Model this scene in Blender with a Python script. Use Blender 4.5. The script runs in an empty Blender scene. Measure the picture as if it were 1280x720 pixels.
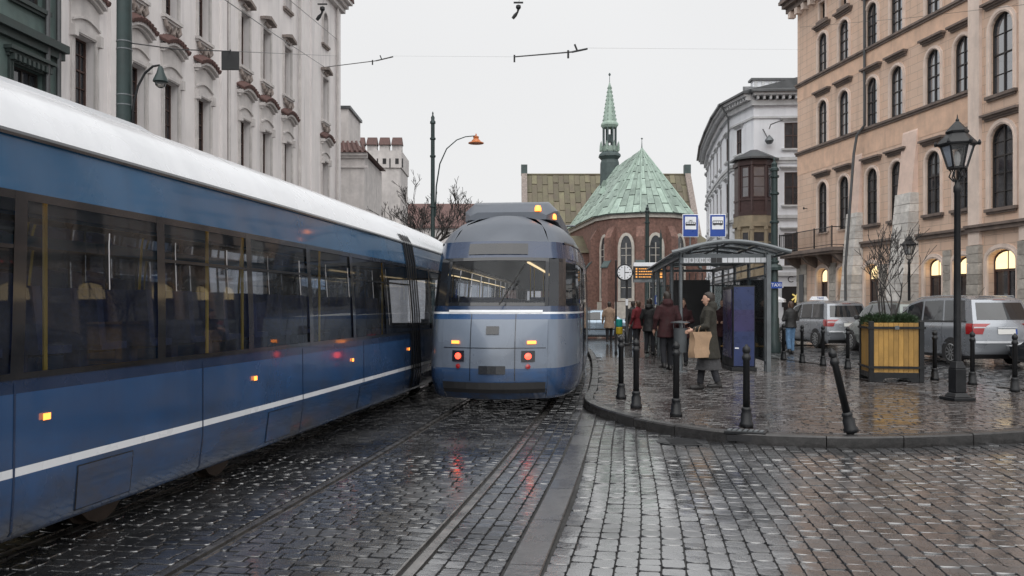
import bpy, bmesh, math, random
from mathutils import Vector, Matrix, Euler
from mathutils.geometry import tessellate_polygon
R = math.radians
random.seed(7)
SC = bpy.context.scene
COL = SC.collection

# ---------------------------------------------------------------- camera
CAM_H = 1.6
F = 1100.0                       # focal length in pixels of a 1280 wide picture
cam_d = bpy.data.cameras.new('camera')
cam = bpy.data.objects.new('camera', cam_d); COL.objects.link(cam)
cam.location = (0, 0, CAM_H); cam.rotation_euler = (R(90), 0, 0)
cam_d.sensor_width = 36; cam_d.lens = F / 1280 * 36
cam_d.shift_y = 24 / 1280
cam_d.clip_start = 0.1; cam_d.clip_end = 3000
SC.camera = cam

# ---------------------------------------------------------------- sky (overcast)
SUN_EL, SUN_AZ = R(58), R(184)   # azimuth clockwise from +Y: behind the camera, a little left
w = bpy.data.worlds.new('World'); SC.world = w; w.use_nodes = True
nt = w.node_tree; nt.nodes.clear()
sky = nt.nodes.new('ShaderNodeTexSky'); sky.sky_type = 'NISHITA'; sky.sun_disc = False
sky.sun_elevation = SUN_EL; sky.sun_rotation = SUN_AZ
sky.dust_density = 4.0; sky.air_density = 1.0
skb = nt.nodes.new('ShaderNodeVectorMath'); skb.operation = 'SCALE'; skb.inputs['Scale'].default_value = 0.06
nt.links.new(sky.outputs[0], skb.inputs[0])
tc = nt.nodes.new('ShaderNodeTexCoord')
nz = nt.nodes.new('ShaderNodeTexNoise'); nz.inputs['Scale'].default_value = 1.6; nz.inputs['Detail'].default_value = 3
nt.links.new(tc.outputs['Generated'], nz.inputs['Vector'])
rp = nt.nodes.new('ShaderNodeMapRange')
rp.inputs['From Min'].default_value = 0.3; rp.inputs['From Max'].default_value = 0.7
rp.inputs['To Min'].default_value = 0.51; rp.inputs['To Max'].default_value = 0.545
nt.links.new(nz.outputs['Fac'], rp.inputs['Value'])
cl = nt.nodes.new('ShaderNodeCombineColor')
for i in range(3): nt.links.new(rp.outputs[0], cl.inputs[i])
mx = nt.nodes.new('ShaderNodeMix'); mx.data_type = 'RGBA'; mx.inputs[0].default_value = 0.93
nt.links.new(skb.outputs[0], mx.inputs[6]); nt.links.new(cl.outputs[0], mx.inputs[7])
bg = nt.nodes.new('ShaderNodeBackground'); bg.inputs['Strength'].default_value = 1.0
ow = nt.nodes.new('ShaderNodeOutputWorld')
nt.links.new(mx.outputs[2], bg.inputs[0]); nt.links.new(bg.outputs[0], ow.inputs[0])

# ---------------------------------------------------------------- veiled sun
sd = bpy.data.lights.new('sun', 'SUN'); sd.energy = 1.5; sd.angle = R(90); sd.color = (1.0, 0.985, 0.965)
so = bpy.data.objects.new('sun', sd); COL.objects.link(so)
sv = Vector((math.sin(SUN_AZ) * math.cos(SUN_EL), math.cos(SUN_AZ) * math.cos(SUN_EL), math.sin(SUN_EL)))
so.rotation_euler = sv.to_track_quat('Z', 'Y').to_euler(); so.location = (0, -20, 40)

SC.view_settings.view_transform = 'Standard'; SC.view_settings.look = 'None'
SC.view_settings.exposure = 0.75; SC.view_settings.gamma = 1.0; SC.view_settings.use_curve_mapping = False
SC.cycles.max_bounces = 8; SC.cycles.transparent_max_bounces = 12
try: SC.cycles.use_denoising = True
except Exception: pass

# ================================================================ helpers
def at(u, y, z):
    """point at depth z seen at photo pixel (u, y): used while laying out the square"""
    return Vector(((u - 640) / F * z, z, CAM_H - (y - 384) / F * z))

def tag(o, label=None, cat=None, group=None, kind=None):
    if label: o['label'] = label
    if cat: o['category'] = cat
    if group: o['group'] = group
    if kind: o['kind'] = kind
    return o

def link(name, data, parent=None, loc=None, rot=None, scale=None):
    o = bpy.data.objects.new(name, data); COL.objects.link(o)
    if parent: o.parent = parent
    if loc is not None: o.location = loc
    if rot is not None: o.rotation_euler = rot
    if scale is not None: o.scale = scale
    return o

def thing(name, label, cat, loc=(0, 0, 0), rz=0.0, group=None):
    o = link(name, None, None, loc, (0, 0, rz)); o.empty_display_size = 0.3
    return tag(o, label, cat, group)

def copy_tree(o, parent=None):
    c = o.copy(); COL.objects.link(c)
    if parent: c.parent = parent
    for ch in list(o.children): copy_tree(ch, c)
    return c

def lerp(a, b, t): return a + (b - a) * t
def interp(tab, x):
    if x <= tab[0][0]: return tab[0][1]
    for (a, va), (b, vb) in zip(tab, tab[1:]):
        if x <= b: return lerp(va, vb, (x - a) / (b - a))
    return tab[-1][1]

class MB:
    """collects shapes; build() links them as ONE mesh object"""
    def __init__(s, fn=None): s.v = []; s.f = []; s.fn = fn
    def add(s, vs, fs):
        o = len(s.v); s.v += [tuple(v) for v in vs]; s.f += [tuple(i + o for i in f) for f in fs]
        return s
    def box(s, x0, x1, y0, y1, z0, z1):
        return s.add([(x0,y0,z0),(x1,y0,z0),(x1,y1,z0),(x0,y1,z0),(x0,y0,z1),(x1,y0,z1),(x1,y1,z1),(x0,y1,z1)],
              [(0,3,2,1),(4,5,6,7),(0,1,5,4),(1,2,6,5),(2,3,7,6),(3,0,4,7)])
    def frustum(s, b, t, z0, z1):
        (a0,a1,c0,c1) = b; (d0,d1,e0,e1) = t
        return s.add([(a0,c0,z0),(a1,c0,z0),(a1,c1,z0),(a0,c1,z0),(d0,e0,z1),(d1,e0,z1),(d1,e1,z1),(d0,e1,z1)],
              [(0,3,2,1),(4,5,6,7),(0,1,5,4),(1,2,6,5),(2,3,7,6),(3,0,4,7)])
    def bar(s, a, b, wd, ht=None, up=(0,0,1)):
        a = Vector(a); b = Vector(b); d = (b - a).normalized(); ht = ht or wd
        up = Vector(up)
        if abs(d.dot(up)) > 0.99: up = Vector((1,0,0))
        x = d.cross(up).normalized() * wd / 2; y = x.cross(d).normalized() * ht / 2
        vs = [a-x-y, a+x-y, a+x+y, a-x+y, b-x-y, b+x-y, b+x+y, b-x+y]
        return s.add(vs, [(0,3,2,1),(4,5,6,7),(0,1,5,4),(1,2,6,5),(2,3,7,6),(3,0,4,7)])
    def loft(s, rings, cap=True, closed=True):
        n = len(rings[0]); vs = [p for r in rings for p in r]; fs = []
        m = n if closed else n - 1
        for i in range(len(rings) - 1):
            for j in range(m):
                k = (j + 1) % n
                fs.append((i*n+j, i*n+k, (i+1)*n+k, (i+1)*n+j))
        if cap and closed:
            fs.append(tuple(range(n))[::-1]); fs.append(tuple((len(rings)-1)*n + j for j in range(n)))
        return s.add(vs, fs)
    def tube(s, path, r, n=8, cap=True):
        path = [Vector(p) for p in path]; rings = []
        rs = r if isinstance(r, (list, tuple)) else [r] * len(path)
        ref = Vector((0.13, 0.07, 1)).normalized()
        for i, p in enumerate(path):
            d = (path[min(i+1, len(path)-1)] - path[max(i-1, 0)]).normalized()
            up = ref if abs(d.dot(ref)) < 0.9 else Vector((1, 0.1, 0)).normalized()
            x = d.cross(up).normalized(); y = x.cross(d)
            if i and (x.dot(px) < 0): x = -x; y = -y
            px = x
            rings.append([p + (x*math.cos(2*math.pi*k/n) + y*math.sin(2*math.pi*k/n)) * rs[i] for k in range(n)])
        return s.loft(rings, cap)
    def lathe(s, prof, n=12, c=(0,0,0), a0=0.0, sx=1.0, sy=1.0):
        c = Vector(c)
        rings = [[(c.x + r*sx*math.cos(a0+2*math.pi*k/n), c.y + r*sy*math.sin(a0+2*math.pi*k/n), c.z + z) for k in range(n)] for r, z in prof]
        return s.loft(rings, True)
    def ell(s, rows, n=14):
        """loft of horizontal ellipses: (cx, cy, z, rx, ry)"""
        rings = [[(cx + rx*math.cos(2*math.pi*k/n), cy + ry*math.sin(2*math.pi*k/n), z) for k in range(n)] for cx, cy, z, rx, ry in rows]
        return s.loft(rings, True)
    def prism(s, poly, z0, z1):
        n = len(poly); return s.add([(x,y,z0) for x,y in poly] + [(x,y,z1) for x,y in poly],
            [tuple(range(n))[::-1], tuple(range(n,2*n))] + [(i,(i+1)%n,n+(i+1)%n,n+i) for i in range(n)])
    def prism_y(s, poly, y0, y1):
        n = len(poly); return s.add([(x,y0,z) for x,z in poly] + [(x,y1,z) for x,z in poly],
            [tuple(range(n)), tuple(range(n,2*n))[::-1]] + [(i,n+i,n+(i+1)%n,(i+1)%n) for i in range(n)])
    def grid(s, fn, us, vs):
        n = len(vs); return s.add([fn(u, v) for u in us for v in vs],
            [(i*n+j, (i+1)*n+j, (i+1)*n+j+1, i*n+j+1) for i in range(len(us)-1) for j in range(n-1)])
    def mesh(s, name, m, smooth=False):
        me = bpy.data.meshes.new(name)
        vs = [tuple(s.fn(*v)) for v in s.v] if s.fn else s.v
        me.from_pydata(vs, [], s.f)
        if m: me.materials.append(m)
        if smooth: me.shade_smooth()
        me.update(); return me
    def build(s, name, m, parent=None, smooth=False, bevel=0, loc=None, rot=None, normals=True):
        me = s.mesh(name, m, smooth)
        if normals:
            bm = bmesh.new(); bm.from_mesh(me); bmesh.ops.recalc_face_normals(bm, faces=bm.faces); bm.to_mesh(me); bm.free()
        if smooth:
            try: me.set_sharp_from_angle(angle=R(smooth if isinstance(smooth, (int, float)) and smooth is not True else 40))
            except Exception: pass
        o = link(name, me, parent, loc, rot)
        if bevel:
            b = o.modifiers.new('bevel', 'BEVEL'); b.width = bevel; b.segments = 2; b.limit_method = 'ANGLE'; b.angle_limit = R(35)
        return o

def frange(a, b, n): return [a + (b - a) * i / n for i in range(n + 1)]

# ================================================================ materials
def nodes(name):
    m = bpy.data.materials.new(name); m.use_nodes = True; n = m.node_tree.nodes; l = m.node_tree.links
    return m, n, l, n['Principled BSDF']

def coords(n, l, rand=True):
    t = n.new('ShaderNodeTexCoord')
    if not rand: return t.outputs['Object']
    oi = n.new('ShaderNodeObjectInfo')
    a = n.new('ShaderNodeVectorMath'); a.operation = 'MULTIPLY_ADD'
    cx = n.new('ShaderNodeCombineXYZ')
    for i, k in enumerate((37.0, 71.0, 53.0)):
        mm = n.new('ShaderNodeMath'); mm.operation = 'MULTIPLY'; mm.inputs[1].default_value = k
        l.new(oi.outputs['Random'], mm.inputs[0]); l.new(mm.outputs[0], cx.inputs[i])
    ad = n.new('ShaderNodeVectorMath'); ad.operation = 'ADD'
    l.new(t.outputs['Object'], ad.inputs[0]); l.new(cx.outputs[0], ad.inputs[1])
    return ad.outputs[0]

def noise(n, l, vec, scale, detail=4, rough=0.6, stretch=None):
    if stretch:
        mp = n.new('ShaderNodeMapping'); mp.inputs['Scale'].default_value = stretch; l.new(vec, mp.inputs[0]); vec = mp.outputs[0]
    t = n.new('ShaderNodeTexNoise'); t.inputs['Scale'].default_value = scale; t.inputs['Detail'].default_value = detail
    t.inputs['Roughness'].default_value = rough; l.new(vec, t.inputs['Vector']); return t.outputs['Fac']

def rng(n, l, val, a, b, c, d):
    t = n.new('ShaderNodeMapRange'); t.clamp = True
    for k, x in zip(('From Min','From Max','To Min','To Max'), (a,b,c,d)): t.inputs[k].default_value = x
    l.new(val, t.inputs['Value']); return t.outputs[0]

def mixc(n, l, fac, a, b, mode='MIX'):
    t = n.new('ShaderNodeMix'); t.data_type = 'RGBA'; t.blend_type = mode
    for sock, x in ((t.inputs[0], fac), (t.inputs[6], a), (t.inputs[7], b)):
        if isinstance(x, (int, float)): sock.default_value = x
        elif isinstance(x, tuple): sock.default_value = (*x[:3], 1)
        else: l.new(x, sock)
    return t.outputs[2]

def mat(name, col, rough=0.6, metal=0.0, var=0.15, scale=2.0, bump=0.15, bscale=30.0, col2=None, streak=0.0, rrand=0.0,
        rvar=0.12, spec=0.5, coat=0.0, dist=0.01, rand=True, grime=0.0):
    m, n, l, p = nodes(name)
    v = coords(n, l, rand)
    f = noise(n, l, v, scale, 5)
    lo = tuple(c * (1 - var) for c in col); hi = tuple(min(1, c * (1 + var)) for c in col)
    if col2: lo = col2; hi = col
    c = mixc(n, l, rng(n, l, f, 0.32, 0.68, 0, 1), lo, hi)
    fine = noise(n, l, v, bscale, 3)
    c = mixc(n, l, rng(n, l, fine, 0.3, 0.7, 0.0, var * 0.6), c, tuple(x * 0.55 for x in col))
    if streak:
        s1 = noise(n, l, v, 1.0, 5, 0.65, (1.7, 1.7, 0.16))
        s2 = noise(n, l, v, 0.35, 3)
        mul = n.new('ShaderNodeMath'); mul.operation = 'MULTIPLY'
        l.new(rng(n, l, s1, 0.48, 0.75, 0, 1), mul.inputs[0]); l.new(rng(n, l, s2, 0.35, 0.65, 0.25, 1), mul.inputs[1])
        sc = n.new('ShaderNodeMath'); sc.operation = 'MULTIPLY'; sc.inputs[1].default_value = streak; l.new(mul.outputs[0], sc.inputs[0])
        c = mixc(n, l, sc.outputs[0], c, tuple(x * 0.42 for x in (col[0]*0.9, col[1]*0.92, col[2])))
    if grime:                                # road splash thrown up along the skirt
        tg = n.new('ShaderNodeTexCoord'); sz = n.new('ShaderNodeSeparateXYZ'); l.new(tg.outputs['Object'], sz.inputs[0])
        gm_ = n.new('ShaderNodeMath'); gm_.operation = 'MULTIPLY'
        l.new(rng(n, l, sz.outputs[2], 0.25, 1.15, 1.0, 0.0), gm_.inputs[0]); l.new(rng(n, l, noise(n, l, v, 1.3, 6, 0.7, (1, 1, 2.2)), 0.34, 0.7, 0.0, grime), gm_.inputs[1])
        c = mixc(n, l, gm_.outputs[0], c, (0.055, 0.05, 0.045))
    if rrand:
        oi = n.new('ShaderNodeObjectInfo')
        c = mixc(n, l, 1.0, c, mixc(n, l, oi.outputs['Random'], (1-rrand,)*3, (1+rrand,)*3), 'MULTIPLY')
    l.new(c, p.inputs['Base Color'])
    l.new(rng(n, l, f, 0.3, 0.7, max(0.02, rough - rvar), min(1, rough + rvar)), p.inputs['Roughness'])
    p.inputs['Metallic'].default_value = metal; p.inputs['Specular IOR Level'].default_value = spec
    p.inputs['Coat Weight'].default_value = coat; p.inputs['Coat Roughness'].default_value = 0.06
    if bump:
        b = n.new('ShaderNodeBump'); b.inputs['Strength'].default_value = bump; b.inputs['Distance'].default_value = dist
        l.new(fine, b.inputs['Height']); l.new(b.outputs[0], p.inputs['Normal'])
    return m

def emit(name, col, strength, base=(0.1, 0.1, 0.1)):
    m, n, l, p = nodes(name)
    v = coords(n, l); f = noise(n, l, v, 3.0)
    c = mixc(n, l, rng(n, l, f, 0.3, 0.7, 0, 1), tuple(x * 0.85 for x in col), col)
    l.new(c, p.inputs['Emission Color']); p.inputs['Emission Strength'].default_value = strength
    p.inputs['Base Color'].default_value = (*base, 1); p.inputs['Roughness'].default_value = 0.3
    return m

def window_glass(name, col=(0.02, 0.022, 0.026), rough=0.04, wave=0.05, second=0.3):
    m, n, l, p = nodes(name)
    v = coords(n, l); f = noise(n, l, v, 1.3, 2)
    l.new(mixc(n, l, rng(n, l, f, 0.35, 0.7, 0, 1), col, tuple(c * 2.4 for c in col)), p.inputs['Base Color'])
    p.inputs['Roughness'].default_value = rough; p.inputs['Specular IOR Level'].default_value = 0.75; p.inputs['Coat Weight'].default_value = second; p.inputs['Coat Roughness'].default_value = 0.03   # second pane of the double window
    b = n.new('ShaderNodeBump'); b.inputs['Strength'].default_value = wave; b.inputs['Distance'].default_value = 0.05
    l.new(f, b.inputs['Height']); l.new(b.outputs[0], p.inputs['Normal'])
    return m

def clear_glass(name, tint=(0.5, 0.55, 0.58), ior=1.5, rough=0.02, dirt=0.06):
    m, n, l, p = nodes(name); n.remove(p)
    o = n['Material Output']
    tr = n.new('ShaderNodeBsdfTransparent'); tr.inputs[0].default_value = (*tint, 1)
    gl = n.new('ShaderNodeBsdfGlossy'); gl.inputs['Roughness'].default_value = rough; gl.inputs[0].default_value = (0.9, 0.93, 0.96, 1)
    fr = n.new('ShaderNodeFresnel'); fr.inputs['IOR'].default_value = ior
    mx = n.new('ShaderNodeMixShader'); l.new(fr.outputs[0], mx.inputs[0]); l.new(tr.outputs[0], mx.inputs[1]); l.new(gl.outputs[0], mx.inputs[2])
    df = n.new('ShaderNodeBsdfDiffuse'); df.inputs[0].default_value = (0.3, 0.31, 0.32, 1)
    v = coords(n, l); f = noise(n, l, v, 2.5, 5)
    m2 = n.new('ShaderNodeMixShader'); l.new(rng(n, l, f, 0.3, 0.8, 0.0, dirt * 2), m2.inputs[0])
    l.new(mx.outputs[0], m2.inputs[1]); l.new(df.outputs[0], m2.inputs[2]); l.new(m2.outputs[0], o.inputs[0])
    return m

def wet_stone(name, col, col2, r0=0.1, r1=0.45, rrand=0.25, bscale=60, bump=0.35, rough_scale=1.1, spec=0.5, film=0.0):
    """stone with a film of rain: world-space patches of wetter and drier surface"""
    m, n, l, p = nodes(name)
    g = n.new('ShaderNodeNewGeometry'); v = g.outputs['Position']
    f = noise(n, l, v, 9.0, 4); big = noise(n, l, v, 0.55, 4); fine = noise(n, l, v, bscale, 4)
    c = mixc(n, l, rng(n, l, f, 0.35, 0.65, 0, 1), col2, col)
    c = mixc(n, l, rng(n, l, fine, 0.35, 0.7, 0, 0.5), c, tuple(x * 0.4 for x in col))
    at_ = n.new('ShaderNodeNewGeometry')
    c = mixc(n, l, 1.0, c, mixc(n, l, at_.outputs['Random Per Island'], (1-rrand,)*3, (1+rrand,)*3), 'MULTIPLY')
    l.new(c, p.inputs['Base Color'])
    wet = noise(n, l, v, rough_scale, 5)
    md = n.new('ShaderNodeMath'); md.operation = 'ADD'; l.new(rng(n, l, wet, 0.36, 0.64, r0, r1), md.inputs[0])
    l.new(rng(n, l, fine, 0.3, 0.7, -0.05, 0.08), md.inputs[1])
    l.new(md.outputs[0], p.inputs['Roughness'])
    p.inputs['Specular IOR Level'].default_value = spec
    # film of water lying on the stone
    l.new(rng(n, l, wet, 0.36, 0.64, film, film * 0.55), p.inputs['Coat Weight']); l.new(rng(n, l, wet, 0.36, 0.64, 0.07, 0.2), p.inputs['Coat Roughness'])
    p.inputs['Coat IOR'].default_value = 1.9; p.inputs['IOR'].default_value = 1.5 + 0.35 * film
    bc = n.new('ShaderNodeBump'); bc.inputs['Strength'].default_value = 0.10; bc.inputs['Distance'].default_value = 0.02
    l.new(f, bc.inputs['Height']); l.new(bc.outputs[0], p.inputs['Coat Normal'])
    b = n.new('ShaderNodeBump'); b.inputs['Strength'].default_value = bump; b.inputs['Distance'].default_value = 0.006
    l.new(fine, b.inputs['Height'])
    b2 = n.new('ShaderNodeBump'); b2.inputs['Strength'].default_value = bump; b2.inputs['Distance'].default_value = 0.02
    l.new(f, b2.inputs['Height']); l.new(b.outputs[0], b2.inputs['Normal']); l.new(b2.outputs[0], p.inputs['Normal'])
    return m

def scored(name, col, bw=0.95, rh=0.34, mortar=0.008, streak=0.5, col2=None, off=0.5):
    """plaster scored into blocks in the wall's own x/z plane"""
    m, n, l, p = nodes(name)
    t = n.new('ShaderNodeTexCoord'); v = t.outputs['Object']
    sx = n.new('ShaderNodeSeparateXYZ'); l.new(v, sx.inputs[0]); cb = n.new('ShaderNodeCombineXYZ')
    l.new(sx.outputs[0], cb.inputs[0]); l.new(sx.outputs[2], cb.inputs[1])
    br = n.new('ShaderNodeTexBrick'); br.offset = off; br.inputs['Scale'].default_value = 1.0
    br.inputs['Brick Width'].default_value = bw; br.inputs['Row Height'].default_value = rh
    br.inputs['Mortar Size'].default_value = mortar; br.inputs['Mortar Smooth'].default_value = 0.3
    c2 = col2 or tuple(x * 0.9 for x in col)
    br.inputs['Color1'].default_value = (*col, 1); br.inputs['Color2'].default_value = (*c2, 1)
    br.inputs['Mortar'].default_value = (*[x * 0.5 for x in col], 1)
    l.new(cb.outputs[0], br.inputs['Vector'])
    f = noise(n, l, v, 1.1, 6); fine = noise(n, l, v, 25, 3)
    c = mixc(n, l, rng(n, l, f, 0.3, 0.7, 0.0, 0.35), br.outputs['Color'], tuple(x * 0.72 for x in col))
    s1 = noise(n, l, v, 1.0, 5, 0.65, (2.0, 2.0, 0.15))
    c = mixc(n, l, rng(n, l, s1, 0.5, 0.8, 0.0, streak), c, tuple(x * 0.4 for x in col))
    l.new(c, p.inputs['Base Color']); p.inputs['Roughness'].default_value = 0.8
    b = n.new('ShaderNodeBump'); b.inputs['Strength'].default_value = 0.5; b.inputs['Distance'].default_value = 0.015; b.invert = True
    l.new(br.outputs['Fac'], b.inputs['Height'])
    b2 = n.new('ShaderNodeBump'); b2.inputs['Strength'].default_value = 0.15; b2.inputs['Distance'].default_value = 0.01
    l.new(fine, b2.inputs['Height']); l.new(b.outputs[0], b2.inputs['Normal']); l.new(b2.outputs[0], p.inputs['Normal'])
    return m

M = {}
M['joint'] = wet_stone('wet_joint_sand', (0.018, 0.017, 0.016), (0.009, 0.009, 0.009), 0.4, 0.7, 0.0)
M['cobble'] = wet_stone('wet_granite_sett', (0.036, 0.038, 0.043), (0.020, 0.021, 0.024), 0.14, 0.34, 0.32, 60, 0.16, 0.9, 1.0, 1.0)
M['paver'] = wet_stone('wet_clay_paver', (0.066, 0.050, 0.046), (0.03, 0.023, 0.022), 0.07, 0.28, 0.35, 60, 0.16, 1.0, 0.8, 0.8)
M['granite'] = wet_stone('wet_granite_kerb', (0.085, 0.085, 0.088), (0.045, 0.045, 0.048), 0.12, 0.4, 0.2, 60, 0.2, 1.1, 0.6, 0.6)
M['kerb'] = wet_stone('wet_dark_kerb', (0.045, 0.043, 0.043), (0.022, 0.022, 0.022), 0.15, 0.45, 0.35)
M['asphalt'] = wet_stone('wet_asphalt', (0.05, 0.05, 0.052), (0.03, 0.03, 0.032), 0.15, 0.45, 0.0, 90)
M['rail'] = mat('worn_rail_steel', (0.32, 0.31, 0.30), 0.28, 0.9, 0.25, 6, 0.2, 60)
M['railside'] = mat('rusty_rail_web', (0.05, 0.036, 0.028), 0.55, 0.3, 0.3, 6)
M['peach'] = scored('peach_scored_plaster', (0.73, 0.545, 0.43), 1.05, 0.36, 0.009, 0.6, (0.73, 0.52, 0.395))
M['peach_plain'] = mat('peach_plain_plaster', (0.75, 0.575, 0.49), 0.8, var=0.12, streak=0.45)
M['ochre'] = mat('ochre_plaster', (0.74, 0.51, 0.375), 0.8, var=0.12, streak=0.6)
M['surround'] = mat('pale_peach_trim', (0.76, 0.63, 0.55), 0.75, var=0.1, streak=0.5)
M['darktrim'] = mat('sooty_stone_trim', (0.19, 0.15, 0.13), 0.8, var=0.3, streak=0.6)
M['whitestone'] = mat('pale_limestone_block', (0.60, 0.58, 0.55), 0.8, var=0.22, scale=4, rrand=0.22, bump=0.5, bscale=18, dist=0.03)
M['greystone'] = mat('grey_limestone_block', (0.42, 0.39, 0.35), 0.8, var=0.25, scale=4, rrand=0.25, bump=0.5, bscale=18, dist=0.03)
M['cream'] = mat('cream_palace_plaster', (0.80, 0.765, 0.755), 0.85, var=0.07, scale=0.7, streak=0.55)
M['cream_trim'] = mat('grey_palace_moulding', (0.60, 0.57, 0.555), 0.85, var=0.14, streak=0.6)
M['soot'] = mat('sooty_ornament', (0.26, 0.22, 0.20), 0.85, var=0.35, scale=5, streak=0.4)
M['redtile'] = mat('red_clay_tile', (0.125, 0.07, 0.063), 0.75, var=0.35, scale=8, rrand=0.2)
M['brownwood'] = mat('dark_brown_window_wood', (0.085, 0.05, 0.042), 0.55, var=0.25, scale=5)
M['blackwood'] = mat('black_brown_window_wood', (0.035, 0.03, 0.028), 0.5, var=0.25, scale=5)
M['glass'] = window_glass('old_window_glass')
M['glass_sky'] = window_glass('clean_window_glass', (0.03, 0.035, 0.045), 0.03, 0.02, 1.0)
for k_ in ('IOR', 'Coat IOR'): M['glass_sky'].node_tree.nodes['Principled BSDF'].inputs[k_].default_value = 2.1
M['lit'] = emit('lit_fanlight', (1.0, 0.74, 0.38), 1.15)
M['shoplit'] = emit('lit_shop_window', (0.95, 0.72, 0.32), 0.45)
M['green'] = mat('dark_green_painted_facade', (0.115, 0.165, 0.155), 0.7, var=0.2, streak=0.6)
M['green_trim'] = mat('blackened_green_trim', (0.04, 0.055, 0.053), 0.65, var=0.3)
M['white'] = mat('white_plaster', (0.78, 0.80, 0.84), 0.8, var=0.05, scale=0.6, streak=0.3)
M['white_trim'] = mat('grey_white_cornice', (0.56, 0.57, 0.58), 0.8, var=0.12, streak=0.45)
M['zinc'] = mat('dark_zinc_sheet', (0.10, 0.105, 0.11), 0.45, 0.4, 0.2)
M['redwood'] = mat('oxblood_painted_timber', (0.058, 0.032, 0.031), 0.5, var=0.25, scale=5)
M['sandstone'] = mat('yellow_sandstone', (0.30, 0.25, 0.175), 0.8, var=0.2, streak=0.5)
M['brick'] = mat('old_red_brick', (0.20, 0.112, 0.09), 0.85, var=0.45, scale=3.5, bump=0.4, bscale=9, streak=0.5)
M['limestone'] = mat('church_limestone', (0.52, 0.49, 0.44), 0.8, var=0.2, streak=0.4)
M['copper'] = mat('verdigris_copper', (0.36, 0.46, 0.40), 0.6, var=0.25, scale=0.9, col2=(0.20, 0.27, 0.225), rrand=0.25, streak=0.8)
M['copper_brown'] = mat('brown_green_copper', (0.165, 0.155, 0.095), 0.65, var=0.2, scale=0.5, col2=(0.105, 0.078, 0.055), rrand=0.25, streak=0.7)
M['copper_dark'] = mat('blackened_copper', (0.06, 0.085, 0.085), 0.6, var=0.3, scale=2)
M['lead'] = window_glass('leaded_glass', (0.025, 0.028, 0.032), 0.25, 0.3)
M['iron'] = mat('black_painted_iron', (0.009, 0.010, 0.012), 0.42, 0.0, 0.3, 5, 0.15, spec=0.4)
M['polegreen'] = mat('dark_green_painted_steel', (0.024, 0.042, 0.042), 0.45, 0.2, 0.25, 4)
M['steelgrey'] = mat('grey_painted_steel', (0.15, 0.165, 0.175), 0.4, 0.4, 0.15, 4)
M['shelterglass'] = clear_glass('shelter_glass', (0.72, 0.78, 0.78), 1.45, 0.05, 0.10)
M['roofglass'] = clear_glass('smoked_roof_glass', (0.62, 0.66, 0.67), 1.5, 0.08, 0.45)
M['wood'] = mat('varnished_pine', (0.36, 0.205, 0.05), 0.5, var=0.25, scale=3, rrand=0.16, bump=0.15, bscale=40, streak=0.35)
M['leaf'] = mat('juniper_green', (0.03, 0.06, 0.025), 0.6, var=0.4, scale=12)
M['bark'] = mat('wet_bark', (0.04, 0.036, 0.034), 0.7, var=0.3, scale=10)
M['soil'] = mat('planter_soil', (0.03, 0.022, 0.016), 0.9, var=0.3)
M['blue_sign'] = mat('traffic_sign_blue', (0.008, 0.05, 0.28), 0.35, var=0.08)
M['white_sign'] = mat('sign_white', (0.75, 0.77, 0.8), 0.35, var=0.05)
M['black_sign'] = mat('sign_black', (0.02, 0.02, 0.022), 0.4, var=0.1)
M['tramblue'] = mat('tram_blue_paint', (0.024, 0.075, 0.185), 0.22, 0.0, 0.10, 0.8, 0.03, 8, coat=0.6, streak=0.5, grime=1.0)
M['tramazure'] = mat('tram_azure_paint', (0.026, 0.105, 0.215), 0.22, 0.0, 0.12, 0.8, 0.03, 8, coat=0.6, streak=0.4)
M['tramnavy'] = mat('tram_navy_paint', (0.012, 0.03, 0.075), 0.25, 0.0, 0.15, 0.8, 0.03, 8, coat=0.6)
M['tramwhite'] = mat('tram_white_paint', (0.74, 0.76, 0.79), 0.3, 0.0, 0.06, 0.8, 0.03, 8, coat=0.4, streak=0.25)
M['tramgrey'] = mat('tram_pale_grey_paint', (0.16, 0.195, 0.25), 0.3, 0.0, 0.1, 0.8, 0.03, 8, coat=0.4, streak=0.5, grime=0.8)
M['tramdark'] = mat('tram_black_window_surround', (0.014, 0.016, 0.02), 0.2, 0.0, 0.2, 1.5, 0.02, coat=0.5)
M['tramglass'] = clear_glass('tinted_tram_glass', (0.74, 0.78, 0.83), 1.35, 0.02, 0.05)
M['rubber'] = mat('black_rubber', (0.018, 0.018, 0.019), 0.7, var=0.2)
M['interior'] = mat('tram_interior_grey', (0.30, 0.31, 0.33), 0.6, var=0.1)
M['seat'] = mat('tram_seat_fabric', (0.03, 0.05, 0.14), 0.85, var=0.3, scale=20)
M['yellowpole'] = mat('yellow_grab_pole', (0.55, 0.36, 0.03), 0.4)
M['tubelight'] = emit('tram_ceiling_tube', (1.0, 0.72, 0.38), 0.9)
M['taillight'] = emit('lit_tail_lamp', (1.0, 0.05, 0.02), 2.6)
M['blinker'] = emit('lit_orange_blinker', (1.0, 0.26, 0.03), 2.2)
M['headlight'] = emit('lit_head_lamp', (1.0, 0.92, 0.75), 3.0)
M['tyre'] = mat('tyre_rubber', (0.02, 0.02, 0.021), 0.75, var=0.2, scale=10)
M['alloy'] = mat('alloy_wheel', (0.42, 0.43, 0.44), 0.3, 0.8, 0.1)
M['carglass'] = window_glass('car_glass', (0.012, 0.014, 0.016), 0.03, 0.02)
M['redlens'] = mat('red_lamp_lens', (0.30, 0.012, 0.015), 0.12, var=0.2, coat=0.6)
M['clearlens'] = mat('clear_lamp_lens', (0.55, 0.57, 0.6), 0.1, 0.3, 0.1, coat=0.6)
M['blacktrim'] = mat('black_car_trim', (0.02, 0.02, 0.022), 0.5, var=0.15)
M['plate'] = mat('number_plate_white', (0.7, 0.7, 0.68), 0.4, var=0.05)
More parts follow.
